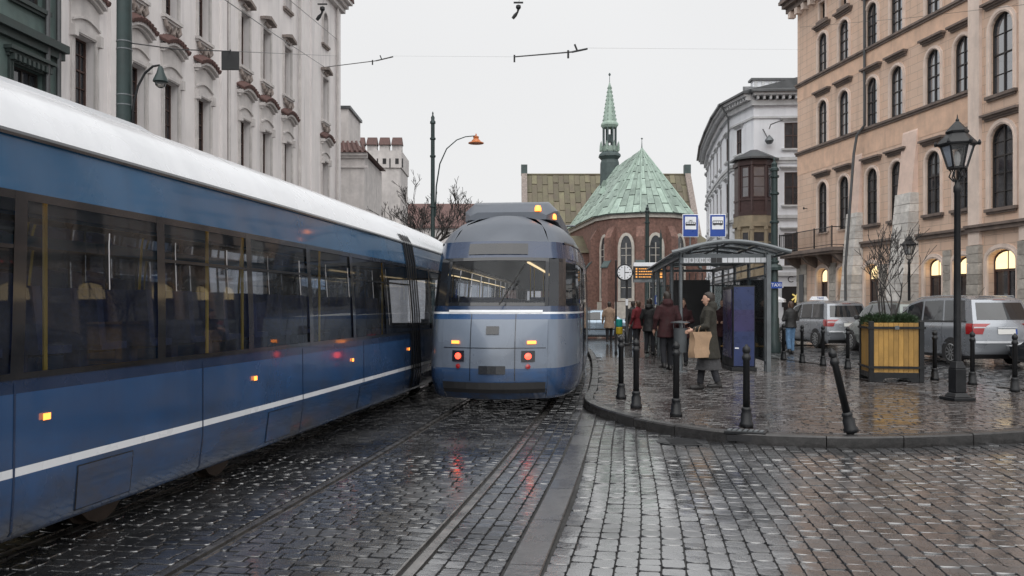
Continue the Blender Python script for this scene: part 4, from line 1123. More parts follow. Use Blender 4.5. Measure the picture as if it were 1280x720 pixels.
for t in angs:
    e = Vector(cl(math.sin(R(t)), math.cos(R(t)), 0)); b = e*RA; tt = Vector((-e.y,e.x,0))*0.45
    mb = MB()
    for (d0, d1, z0, z1) in ((1.3,1.3,0,6.0),(1.3,0.85,6.0,6.8),(0.85,0.85,6.8,9.4),(0.85,0.1,9.4,10.6)):
        mb.loft([[b-tt-e*0.3+Vector((0,0,z0)), b+tt-e*0.3+Vector((0,0,z0)), b+tt+e*d0+Vector((0,0,z0)), b-tt+e*d0+Vector((0,0,z0))],
                 [b-tt-e*0.3+Vector((0,0,z1)), b+tt-e*0.3+Vector((0,0,z1)), b+tt+e*d1+Vector((0,0,z1)), b-tt+e*d1+Vector((0,0,z1))]], True)
    bo = mb.build('buttress', M['brick'], CH)
    mb = MB(); zz = Vector((0,0,1)); u1 = tt*1.15
    mb.loft([[b-u1+zz*6.85+e*0.7, b+u1+zz*6.85+e*0.7, b+u1+zz*6.0+e*1.42, b-u1+zz*6.0+e*1.42], [b-u1+zz*6.98+e*0.7, b+u1+zz*6.98+e*0.7, b+u1+zz*6.12+e*1.42, b-u1+zz*6.12+e*1.42]], True)
    mb.build('buttress_cap', M['copper_dark'], bo)
# choir roof: substrate and copper sheets
apex = Vector(cl(0.6, 0, RH_)); ridge = Vector(cl(17, 0, RH_))
RE = RA + 0.55
erim = [Vector(cl(RE*math.sin(R(t)), RE*math.cos(R(t)), EH)) for t in angs]
eb = [Vector(cl(17, -RE, EH)), Vector(cl(17, RE, EH))]
mb = MB(); dn = Vector((0,0,-0.08))
mb.add([p+dn for p in erim] + [apex+dn, ridge+dn, eb[0]+dn, eb[1]+dn], [(k,k+1,6) for k in range(5)] + [(8,0,6,7),(5,9,7,6)])
cr = mb.build('choir_roof', M['copper_dark'], CH)
def sheets(parent, A0, A1, B0, B1, nx, rows, m, name, lift=0.05, seed=0, taper=False):
    """copper sheets on the face A0-A1 (eaves) to B0-B1 (top), staggered rows"""
    r_ = random.Random(seed); nn = (A1-A0).cross(B0-A0).normalized()
    if nn.z < 0: nn = -nn
    for i in range(nx):
        u0, u1 = i/nx, (i+1)/nx; v = 0.0; off = (i % 2)*0.5/rows
        cuts = [0.0] + [min(1, max(0.001, (j+1)/rows - off + r_.uniform(-.02,.02))) for j in range(rows)] + [1.0]
        cuts = sorted(set(cuts))
        for v0, v1 in zip(cuts, cuts[1:]):
            if v1 - v0 < 0.02: continue
            q = lambda u, v: (A0 + (A1-A0)*u) * (1-v) + (B0 + (B1-B0)*u) * v
            du = 0.03*(u1-u0); dv = 0.012
            ps = [q(u0+du,v0), q(u1-du,v0), q(u1-du,v1-dv), q(u0+du,v1-dv)]
            h = r_.uniform(-0.015, 0.015)
            top = [p + nn*(lift+h) for p in ps]; pass
            if (top[2]-top[3]).length < 0.02:
                MB().add([ps[0],ps[1],top[0],top[1],(top[2]+top[3])/2], [(2,3,4),(0,1,3,2),(0,2,4),(1,4,3)]).build(name, M[m], parent, normals=False)
            else:
                MB().add(ps+top, [(4,5,6,7),(0,1,5,4),(1,2,6,5),(3,0,4,7)]).build(name, M[m], parent, normals=False)
for k in range(5): sheets(cr, erim[k], erim[k+1], apex, apex, 4 if k in (1,2,3) else 3, 4, 'copper', 'copper_sheet', 0.06, k)
sheets(cr, eb[0], erim[0], ridge, apex, 12, 4, 'copper', 'copper_sheet', 0.06, 9)
sheets(cr, erim[5], eb[1], apex, ridge, 6, 4, 'copper', 'copper_sheet', 0.06, 10)
for k in range(1, 5):
    MB().tube([erim[k]+Vector((0,0,0.1)), apex+Vector((0,0,0.12))], 0.10, 6).build('hip_ridge', M['copper'], cr)
for (aa, hh) in ((6.5, 0.45), (10.5, 0.62)):
    p = eb[0].lerp(erim[0], 1-aa/17)*(1-hh) + (apex.lerp(ridge, aa/17))*hh
    MB().frustum((p.x-0.5,p.x+0.25,p.y-0.3,p.y+0.5),(p.x-0.1,p.x+0.25,p.y-0.3,p.y+0.5),p.z-0.1,p.z+0.8).build('dormer', M['copper'], cr)
mb = MB(); mb.lathe([(0.12,0),(0.06,0.3),(0.02,1.2)], 6, apex); mb.lathe([(0,0),(0.14,0.14),(0,0.28)], 8, apex+Vector((0,0,1.1))); mb.build('finial', M['copper_dark'], cr)
# transept / nave roof across the view
nz0, nz1 = 15.5, 24.0
NE, NR = 9.4, 20.6
xL, xR = -13.3, 9.6
A0 = Vector((xL, nz0, NE)); A1 = Vector((xR, nz0, NE)); B0 = Vector((xL, nz1, NR)); B1 = Vector((xR, nz1, NR))
MB().add([A0,A1,B1,B0,(xR,nz1+8.5,NE),(xL,nz1+8.5,NE)], [(0,1,2,3),(3,2,4,5),(0,3,5),(1,4,2)]).build('nave_gables', M['brick'], CH)
nr = MB().add([A0+Vector((0,-0.4,-0.3)),A1+Vector((0,-0.4,-0.3)),B1+Vector((0,0,0.05)),B0+Vector((0,0,0.05)),B1+Vector((0,8.5,-11)),B0+Vector((0,8.5,-11))], [(0,1,2,3),(3,2,4,5)]).build('nave_roof', M['copper_brown'], CH)
sheets(nr, A0+Vector((0,-0.4,-0.25)), A1+Vector((0,-0.4,-0.25)), B0+Vector((0,0,0.1)), B1+Vector((0,0,0.1)), 30, 4, 'copper_brown', 'roof_sheet', 0.07, 21)
MB().box(xL,xR,nz0+0.3,nz1+8,0,NE-0.3).build('nave_wall', M['brick'], CH)
MB().tube([B0+Vector((0,0,0.15)),B1+Vector((0,0,0.15))], 0.15, 6).build('ridge_cap', M['copper_brown'], nr)
for x in (xL-0.3, xR+0.3):
    MB().add([(x-0.4,nz0-0.6,NE-1.5),(x+0.4,nz0-0.6,NE-1.5),(x+0.4,nz0-0.6,NE+0.5),(x-0.4,nz0-0.6,NE+0.5),(x-0.4,nz1,NR+1.0),(x+0.4,nz1,NR+1.0),(x-0.4,nz1,NR-2),(x+0.4,nz1,NR-2)],
        [(0,1,2,3),(3,2,5,4),(0,3,4,6),(1,7,5,2),(4,5,7,6)]).build('gable_parapet', M['soot'], CH)
    MB().box(x-0.45,x+0.45,nz1-0.6,nz1+0.4,NR,NR+1.5).build('gable_pinnacle', M['copper_dark'], CH)
# side chapels right and left of the choir
MB().box(RA+0.4,9.3,3,15,0,8.6).build('chapel', M['brick'], CH); MB().box(-13,-RA-0.2,4,15,0,8.2).build('chapel', M['brick'], CH)
MB().frustum((RA,9.7,2.7,15),(RA,7.0,6,15),8.6,11.2).build('chapel_roof', M['copper_brown'], CH); MB().frustum((-13.4,-RA+0.3,3.7,15),(-11,-RA+0.3,8,15),8.2,10.6).build('chapel_roof', M['copper_brown'], CH)
# spirelet on the crossing
sp = Vector(((762-640)/F*(CZ+14.5) - cc.x, 14.5, 0))
k_ = (CZ+14.5)/F
H_ = lambda y: CAM_H + (384-y)*k_
s0 = MB(); s0.lathe([(1.35,17.5),(1.3,H_(204)),(1.15,H_(200)),(1.55,H_(196)),(1.5,H_(193.5)),(1.05,H_(190))], 8, sp, R(22.5)); s0 = s0.build('spirelet', M['copper_dark'], CH)
MB().lathe([(1.1,H_(190)),(1.0,H_(184)),(0.98,H_(183))], 8, sp, R(22.5)).build('lantern_base', M['copper'], s0)
for k in range(8):
    a = R(22.5+45*k); MB().lathe([(0.17,H_(183.5)),(0.12,H_(182)),(0.12,H_(160)),(0.2,H_(158))], 6, sp+Vector((0.86*math.cos(a),0.86*math.sin(a),0))).build('lantern_column', M['copper_dark'], s0)
    MB().lathe([(0.16,H_(189)),(0.12,H_(182)),(0.02,H_(177))], 4, sp+Vector((1.25*math.cos(a),1.25*math.sin(a),0))).build('pinnacle', M['copper'], s0)
MB().lathe([(0.34,H_(178)),(0.30,H_(172)),(0.12,H_(168))], 8, sp).build('bell', M['copper_dark'], s0)
MB().lathe([(1.0,H_(160)),(1.22,H_(157)),(1.2,H_(155)),(0.92,H_(152)),(0.55,H_(130)),(0.18,H_(107)),(0.05,H_(103))], 8, sp, R(22.5)).build('spire_cone', M['copper'], s0)
for j in range(9):
    z = H_(150 - j*5); r_ = lerp(0.92, 0.12, j/9.5)
    for k in range(8): 
        a = R(22.5+45*k); MB().lathe([(0.09,-0.1),(0.05,0.08),(0,0.2)], 4, sp+Vector((r_*math.cos(a),r_*math.sin(a),z))).build('crocket', M['copper'], s0)
MB().lathe([(0.04,H_(104)),(0.035,H_(95)),(0.15,H_(94)),(0.15,H_(92.5)),(0.02,H_(91))], 8, sp).build('orb', M['copper_dark'], s0)
# ================================================================ trams
PROF = [(0.24,1.12),(0.30,1.17),(0.55,1.20),(1.5,1.20),(2.3,1.175),(2.62,1.14),(2.80,1.05),(2.95,0.90),(3.05,0.72),(3.10,0.45)]
RAKE = [(0.24,0.16),(0.40,0.02),(0.62,0.0),(1.1,0.05),(1.35,0.12),(2.3,0.52),(2.62,0.70),(2.9,1.0),(3.1,1.6)]
class Tram:
    def __init__(t, s0, L, off):
        t.s0, t.L, t.off = s0, L, off; t.o = st(s0 + (0 if L > 0 else 0), off, 0)
    def world(t, x, y, h):
        return st(t.s0 + x, t.off + y, h) - t.o
    def side(t, x, h, sg, out=0.0):
        """x measured along the tram at bumper level; pulled in by the raked ends"""
        rk = interp(RAKE, h); L = t.L
        X = rk + (L - 2*rk) * x / L
        d = min(X - rk, L - rk - X); q = max(0.0, min(1.0, d / 2.0))
        wf = 0.66 + 0.34 * math.sqrt(max(0.0, 1 - (1-q)**2.2))
        return X, sg * (interp(PROF, h) * wf + out), h
    def patch(t, mb, x0, x1, h0, h1, sg, out=0.0, nx=None, hs=None):
        nx = nx or max(1, int(abs(x1-x0)/0.6)); n = [x0 + (x1-x0)*i/nx for i in range(nx+1)]
        hs = hs or ([h0] + [p[0] for p in PROF if h0 < p[0] < h1] + [h1])
        def f(x, h): return t.world(*t.side(x, h, sg, out))
        k = MB(); k.grid(f, n, hs)
        if sg < 0: k.f = [tuple(reversed(q)) for q in k.f]
        mb.add(k.v, k.f)
    def xs(t): return [0,0.04,0.12,0.25,0.45,0.7,1.0,1.4,2.0] + frange(2.6, t.L-2.6, int((t.L-5.2)/0.8)) + [t.L-v for v in (2.0,1.4,1.0,0.7,0.45,0.25,0.12,0.04,0)]
    def band(t, mb, h0, h1, sides=(1,-1), a=None, b=None):
        xs = [x for x in t.xs() if (a is None or x > a) and (b is None or x < b)]
        if a is not None: xs = [a] + xs
        if b is not None: xs = xs + [b]
        hs = [h0] + [p[0] for p in PROF if h0 + 1e-4 < p[0] < h1 - 1e-4] + [h1]
        for sg in sides:
            k = MB(); k.grid(lambda x, h: t.world(*t.side(x, h, sg)), xs, hs)
            if sg < 0: k.f = [tuple(reversed(q)) for q in k.f]
            mb.add(k.v, k.f)
    def cap(t, mb, end, y0, y1, h0, h1, out=0.0, ny=8, nh=None):
        """patch of the rounded end; y as a fraction of its width; end 0 = at s0, 1 = far end"""
        hs = [h0] + [p[0] for p in RAKE if h0 + 1e-4 < p[0] < h1 - 1e-4] + [h1]
        if nh: hs = frange(h0, h1, nh)
        def f(y, h):
            X, w_, _ = t.side(0 if end == 0 else t.L, h, 1)
            bl = 0.26 * (1 - y*y) + out
            return t.world(X - bl if end == 0 else X + bl, w_*y, h)
        k = MB(); k.grid(f, frange(y0, y1, ny), hs)
        if end == 1: k.f = [tuple(reversed(q)) for q in k.f]
        mb.add(k.v, k.f)

def _round(t, mb, end, yc, hc, r, out, n=14):
    X, w_, _ = t.side(0 if end == 0 else t.L, hc, 1); c = []
    for k in range(n):
        a = 2*math.pi*k/n; q = MB(); yy = yc + r*math.cos(a)/w_; hh = hc + r*math.sin(a); t.cap(q, end, yy, yy, hh, hh, out, 1); c.append(Vector(q.v[0]))
    m_ = MB(); q = MB(); t.cap(q, end, yc, yc, hc, hc, out + 0.012, 1); q0 = MB(); t.cap(q0, end, yc, yc, hc, hc, 0.0, 1)
    mid = Vector(q.v[0]); back = Vector(q0.v[0]) - mid
    mb.add(c + [p + back for p in c] + [mid], [(k, (k+1) % n, 2*n) for k in range(n)] + [(k, n+k, n+(k+1) % n, (k+1) % n) for k in range(n)])
Tram.round_cap = _round
def make_tram(label, s0, L, off, bands, win, fascia, roof_m, doors, lit_end, shroud, arts=(0.34, 0.68), far_top=None):
    t = Tram(s0, L, off); root = thing('tram', label, 'tram', t.o)
    w0, w1 = win; wf = far_top or w1; ct = max(2.36, wf + 0.02)
    for (h0, h1, m, nm) in bands:                       # painted side panels with the matching piece of both ends
        mb = MB(); t.band(mb, h0, h1); t.cap(mb, 0, -1, 1, h0, h1); t.cap(mb, 1, -1, 1, h0, h1)
        mb.build(nm, M[m], root, smooth=35, normals=False)
    mb = MB(); t.band(mb, w1, 2.62, (1,)); t.band(mb, wf, 2.62, (-1,)); t.cap(mb, 0, -1, 1, w1, 2.62); t.cap(mb, 1, -1, 1, w1, 2.62); mb.build('fascia', M[fascia], root, smooth=35, normals=False)
    mb = MB(); t.band(mb, 2.62, 3.10); t.cap(mb, 0, -1, 1, 2.62, 3.10); t.cap(mb, 1, -1, 1, 2.62, 3.10)
    xs = t.xs(); k = MB(); k.grid(lambda x, y: t.world(*(lambda p: (p[0], p[1]*y, p[2] + 0.03*(1-y*y)))(t.side(x, 3.10, 1))), xs, frange(-1, 1, 4)); mb.add(k.v, k.f)
    mb.build('roof', M[roof_m], root, smooth=35)
    # rain gutter line
    mb = MB()
    for sg in (1,-1): t.patch(mb, 0.3, L-0.3, 2.60, 2.64, sg, 0.018, 40)
    mb.build('gutter', M['tramdark'], root, normals=False)
    # window band
    pitch = 1.46; n = int((L - 3.8)/pitch); pitch = (L-3.8)/n
    edges = [1.9 + i*pitch for i in range(n+1)]
    for sg in (1,-1):
        nw1, w1 = w1, (w1 if sg > 0 else wf)
        mb = MB()
        for x in edges: t.patch(mb, x-0.055, x+0.055, w0, w1, sg, 0.004, 1)
        t.patch(mb, 0.0, 0.35, w0, w1, sg, 0.004, 3); t.patch(mb, L-0.35, L, w0, w1, sg, 0.004, 3)
        for (a, b) in zip([0.35]+edges, edges+[L-0.35]):
            t.patch(mb, a, b, w0, w0+0.04, sg, 0.003); t.patch(mb, a, b, w1-0.05, w1, sg, 0.003)
        mb.build('window_frame', M['tramdark'], root, normals=False)
        for (a, b) in zip([0.35]+edges, edges+[L-0.35]):
            mb = MB(); t.patch(mb, a+0.05, b-0.05, w0+0.04, w1-0.05, sg, -0.012, 4); mb.build('side_window', M['tramglass'], root, normals=False)
            if (b - a) > 1.2 and int(a*3) % 2 == 0:
                mb = MB(); t.patch(mb, a+0.055, b-0.055, w1-0.34, w1-0.315, sg, 0.002, 2); mb.build('vent_rail', M['tramdark'], root, normals=False)
    w1 = win[1]
    # ends: windscreen
    for e in (0,1):
        mb = MB(); t.cap(mb, e, -1, -0.93, w0, w1, 0.003, 1); t.cap(mb, e, 0.93, 1, w0, w1, 0.003, 1); t.cap(mb, e, -0.93, 0.93, w0, w0+0.05, 0.003); t.cap(mb, e, -0.93, 0.93, w1-0.05, w1, 0.003)
        mb.build('windscreen_frame', M['tramdark'], root, normals=False)
        mb = MB(); t.cap(mb, e, -0.93, 0.93, w0+0.05, w1-0.05, -0.01); mb.build('windscreen', M['tramglass'], root, normals=False)
        mb = MB(); t.cap(mb, e, -0.6, 0.6, w1+0.05, 2.58, 0.012); mb.build('destination_display', M['tramdark'], root, normals=False)
        mb = MB(); t.cap(mb, e, -0.98, 0.98, 0.34, 0.50, 0.05); mb.build('bumper', M['rubber'], root, normals=False)
        mb = MB(); t.cap(mb, e, -0.9, 0.9, w0-0.10, w0-0.06, 0.012); mb.build('belt_moulding', M['tramwhite'], root, normals=False)
        for sg in (-1,1):
            y = sg*0.66; rear = (e == lit_end)
            mb = MB(); t.cap(mb, e, y-0.12, y+0.12, 0.80, 0.96, 0.014, 4); hs_ = mb.build('lamp_housing', M['tramdark'], root, normals=False)
            mb = MB(); t.round_cap(mb, e, y, 0.88, 0.048, 0.035); mb.build('tail_lamp' if rear else 'head_lamp', M['taillight'] if rear else M['headlight'], hs_)
            mb = MB(); t.round_cap(mb, e, y - sg*0.0, 0.73, 0.035, 0.02); mb.build('reflector', M['redlens'] if rear else M['clearlens'], root)
            mb = MB(); t.cap(mb, e, sg*0.72-0.08, sg*0.72+0.08, 1.06, 1.105, 0.02, 2); mb.build('blinker', M['blinker'], root, normals=False)
        mb = MB(); t.cap(mb, e, -0.25, 0.25, 0.62, 0.74, 0.014, 3); mb.build('coupler_cover', M['tramdark'], root, normals=False)
    # seams and seals of the ends
    for e in (0,1):
        mb = MB()
        for y in (-0.42, 0.42): t.cap(mb, e, y-0.006, y+0.006, 0.52, w0-0.12, 0.004, 1)
        t.cap(mb, e, -0.97, 0.97, 0.995, 1.005, 0.004); mb.build('panel_seam', M['tramdark'], root, normals=False)
        mb = MB(); t.cap(mb, e, -0.12, 0.12, 1.2, 1.32, 0.012, 2); mb.build('vent_grille', M['tramdark'], root, normals=False)
    # wiper
    mb = MB(); mb.tube([t.world(-0.18,0.1,w0+0.02), t.world(0.06,0.45,w0+0.62)], 0.012, 5); mb.build('wiper', M['rubber'], root)
    # articulations
    for fx in arts:
        x = L*fx
        for sg in (1,-1):
            mb = MB()
            for k in range(9):
                a = x-0.36+k*0.08; t.patch(mb, a, a+0.04, 0.3, 2.75, sg, 0.012 + 0.012*(k%2), 1); t.patch(mb, a+0.04, a+0.08, 0.3, 2.75, sg, 0.004, 1)
            mb.build('bellows', M['rubber'], root, normals=False)
    # pale line below the windows and skirt joints
    for sg in (1,-1):
        k = 2.4
        while k < L-2:
            mb = MB(); t.patch(mb, k, k+0.018, 0.27, w0-0.02, sg, 0.003, 1); mb.build('panel_joint', M['tramnavy'], root, normals=False); k += 1.46*1.5
    # doors on the platform side
    for dx in doors:
        for j in (0,1):
            a = dx + j*0.66; mb = MB(); t.patch(mb, a, a+0.65, 0.36, w1, 1, 0.012, 2); d_ = mb.build('door', M['tramblue'], root, normals=False)
            mb = MB(); t.patch(mb, a+0.09, a+0.56, 0.75, w1-0.12, 1, 0.02, 2); mb.build('door_glass', M['carglass'], d_, normals=False)
            mb = MB(); mb.tube([t.world(a+0.6-0.55*j, 1.25, 1.0), t.world(a+0.6-0.55*j, 1.25, 1.6)], 0.012, 5); mb.build('door_handle', M['steelgrey'], d_)
    # underframe, wheels
    mb = MB(); k = MB(); xs = frange(0.7, L-0.7, 24)
    k.loft([[t.world(x,-0.85,0.30), t.world(x,0.85,0.30), t.world(x,1.0,0.55), t.world(x,-1.0,0.55)] for x in xs], True); mb.add(k.v, k.f); mb.build('underframe', M['rubber'], root)
    for bx in (2.6, 4.4, L*0.5-0.9, L*0.5+0.9, L-4.4, L-2.6):
        for sg in (1,-1):
            mb = MB(); ps = [t.world(bx, sg*y, 0.33) for y in (0.66,0.80)]
            ax = (ps[1]-ps[0]).normalized(); dd = Vector((-ax.y,ax.x,0)); rings = []
            for p_, r_ in ((ps[0],0.34),(ps[0]+ax*0.03,0.34),(ps[0]+ax*0.035,0.315),(ps[1],0.315)):
                rings.append([p_ + (dd*math.cos(2*math.pi*q/18) + Vector((0,0,1))*math.sin(2*math.pi*q/18))*r_ for q in range(18)])
            mb.loft(rings, True); mb.build('wheel', M['railside'], root, smooth=40)
    # interior
    mb = MB(); k.v = []; k.f = []
    xs = frange(0.9, L-0.9, 24)
    k.loft([[t.world(x,-1.0,0.78), t.world(x,1.0,0.78), t.world(x,1.0,0.82), t.world(x,-1.0,0.82)] for x in xs], True); mb.add(k.v, k.f); mb.build('floor', M['interior'], root)
    mb = MB(); mb.loft([[t.world(x,-1.02,ct), t.world(x,1.02,ct), t.world(x,1.02,ct+0.03), t.world(x,-1.02,ct+0.03)] for x in frange(1.2, L-1.2, 24)], True); mb.build('ceiling', M['interior'], root)
    for y in (0.30,):
        mb = MB(); mb.loft([[t.world(x,y-0.02,ct-0.025), t.world(x,y+0.02,ct-0.025), t.world(x,y+0.02,ct-0.002), t.world(x,y-0.02,ct-0.002)] for x in frange(2.0, L-2.0, 24)], True); mb.build('ceiling_lamp', M['tubelight'], root)
    x = 3.0
    while x < L-3:
        for sg in ((1,-1) if far_top is None else (-1,)):
            if all(abs(x - L*fx) > 0.8 for fx in arts):
                mb = MB(); c = sg*0.62
                for (a, b, h0, h1, dx_) in ((0,0.42,1.20,1.27,0), (-0.02,0.08,1.24,1.78,-0.08)):
                    q = MB(); q.box(x+a, x+b, c-0.38, c+0.38, h0, h1); q.v = [tuple(t.world(vx + (dx_ if vz > 1.5 else 0), vy, vz)) for vx, vy, vz in q.v]; mb.add(q.v, q.f)
                q = MB(); q.box(x+0.1, x+0.25, c-0.08, c+0.08, 0.82, 1.2); q.v = [tuple(t.world(*v_)) for v_ in q.v]; mb.add(q.v, q.f)
                mb.build('passenger_seat', M['seat'], root)
                if int(x) % 3 == 0:
                    mb = MB(); mb.tube([t.world(x+0.3,0.22,0.82), t.world(x+0.3,0.22,ct)], 0.018, 6); mb.build('grab_pole', M['yellowpole'], root)
        x += 0.86
    # roof equipment
    for (a, b, wd, hh) in shroud:
        mb = MB(); mb.loft([[t.world(x, -wd*f, 3.06), t.world(x, wd*f, 3.06), t.world(x, wd*f, 3.06+(hh-3.06)*0.55*g), t.world(x, wd*f*0.8, 3.06+(hh-3.06)*g), t.world(x, -wd*f*0.8, 3.06+(hh-3.06)*g), t.world(x, -wd*f, 3.06+(hh-3.06)*0.55*g)]
            for x, f, g in ((a,0.8,0.35),(a+0.25,0.95,0.8),(a+0.6,1,1)) + tuple((v_,1,1) for v_ in frange(a+1.2,b-1.2,4)) + ((b-0.6,1,1),(b,0.85,0.4))], True)
        mb.build('roof_fairing', M[roof_m], root, smooth=35)
    return root, t

M['tramroof'] = mat('tram_slate_roof_paint', (0.10,0.115,0.14), 0.4, 0.0, 0.15, 1.0, 0.03, 8, streak=0.4)
S1 = s_at(-6.2)
tram1, T1 = make_tram('long blue and white tram filling the left side of the street', S1, 27.0, TRACK2,
    [(0.24,0.62,'tramblue','skirt'), (0.62,0.67,'tramwhite','pale_stripe'), (0.67,1.10,'tramblue','lower_panel'), (1.10,1.18,'tramnavy','belt_line')],
    (1.18, 2.28), 'tramazure', 'tramwhite', (), 1, ((9.0, 14.0, 0.62, 3.16),), (0.29, 0.765), 2.48)
S2 = s_at(13.1)
tram2, T2 = make_tram('departing blue and grey tram with lit red tail lamps in mid street', S2, 26.0, 0.0,
    [(0.24,0.70,'tramblue','skirt'), (0.70,1.42,'tramgrey','lower_panel'), (1.42,1.50,'tramblue','belt_line'), (1.50,1.53,'tramwhite','pale_stripe'), (1.53,1.62,'tramnavy','belt_panel')],
    (1.62, 2.36), 'tramnavy', 'tramroof', (3.2, 8.4, 13.0, 18.0, 22.4), 0, ((1.6, 8.0, 0.80, 3.42), (9.6, 16.5, 0.80, 3.42)))
for y in (0.50, 0.74):
    b = MB(); b.lathe([(0.055,0.0),(0.055,0.05),(0.04,0.09),(0,0.10)], 10, T2.world(1.62 if y < .6 else 1.85, y, 3.20 if y < .6 else 3.08)); b.build('roof_blinker', M['blinker'], tram2, smooth=True)
# side marker lamps and service hatches of the near tram
for x in (8.5, 11.4, 14.3, 17.2, 20.1):
    mb = MB(); T1.patch(mb, x, x+0.07, 0.92, 0.96, 1, 0.014, 1); mb.build('side_marker', M['blinker'], tram1, normals=False)
    mb = MB(); T1.patch(mb, x+0.35, x+0.95, 0.30, 0.58, 1, 0.006, 2); mb.build('service_hatch', M['tramblue'], tram1, normals=False)
    mb = MB()
    for (a, b, c, d) in ((x+0.34,x+0.96,0.292,0.30),(x+0.34,x+0.96,0.58,0.588),(x+0.34,x+0.35,0.30,0.58),(x+0.95,x+0.96,0.30,0.58)): T1.patch(mb, a, b, c, d, 1, 0.005, 1)
    mb.build('hatch_gap', M['tramdark'], tram1, normals=False)
# folded pantograph
mb = MB()
for sg in (-1,1):
    mb.tube([T2.world(13.2,sg*0.5,3.45),T2.world(11.8,sg*0.42,3.75),T2.world(13.0,sg*0.6,4.0)], 0.025, 6)
mb.tube([T2.world(13.0,-0.85,4.0),T2.world(13.0,0.85,4.0)], 0.03, 6); mb.build('pantograph', M['steelgrey'], tram2)
# ================================================================ bollards
def bollard(label, loc, rot=(0,0,0), group='black bollards along the island kerb'):
    b = thing('bollard', label, 'bollard', loc, 0, group); b.rotation_euler = rot
    def g1(): return MB().lathe([(0.085,0),(0.085,0.05),(0.07,0.07),(0.07,0.16),(0.055,0.19),(0.062,0.21),(0.062,0.235),(0.046,0.25)], 14).mesh('base', M['iron'], True)
    def g2(): return MB().lathe([(0.044,0.24),(0.040,0.82),(0.052,0.83),(0.055,0.86),(0.05,0.88),(0.04,0.89),(0.04,0.91)], 14).mesh('post', M['iron'], True)
    def g3(): return MB().lathe([(0.03,0.905),(0.046,0.925),(0.05,0.955),(0.042,0.985),(0.02,1.0),(0.012,1.02)], 14).mesh('knob', M['iron'], True)
    for nm, fn in (('base',g1),('post',g2),('knob',g3)): 
        o = link(nm, cached(('boll',nm), fn), b)
    return b
PV = 0.122
bollard('straight black bollard at the tip of the platform nearest the departing tram', (1.76,14.2,PV))
bollard('straight black bollard second from the platform tip along the rounded kerb', (1.82,12.9,PV))
bollard('straight black bollard on the kerb in front of the litter bin', (2.22,11.9,PV))
bollard('tall straight black bollard on the kerb in front of the shelter side wall', (2.89,10.85,PV))
v_ = at(1040,439,10.37) - Vector((4.0,10.37,PV)); 
bollard('black bollard bent over to the left at the kerb edge', (4.0,10.37,PV), (0, math.atan2(v_.x, v_.z), 0))
GP = 'black bollards before the parked cars'
bollard('black bollard nearest the right edge, before the black car', (8.8,15.4,PV), group=GP)
bollard('black bollard just right of the street lamp, before the silver people carrier', (8.79,16.8,PV), group=GP)
bollard('black bollard just right of the wooden planter', (8.55,17.8,PV), group=GP)
bollard('black bollard just left of the wooden planter', (8.05,21.1,PV), group=GP)
bollard('black bollard before the rear wheel of the silver taxi', (7.88,22.3,PV), group=GP)
bollard('black bollard just right of the person in jeans', (7.68,23.3,PV), group=GP)
bollard('black bollard just in front of the person in jeans', (7.59,24.6,PV), group=GP)
bollard('black bollard between the shelter and the person in jeans', (7.37,25.4,PV), group=GP)

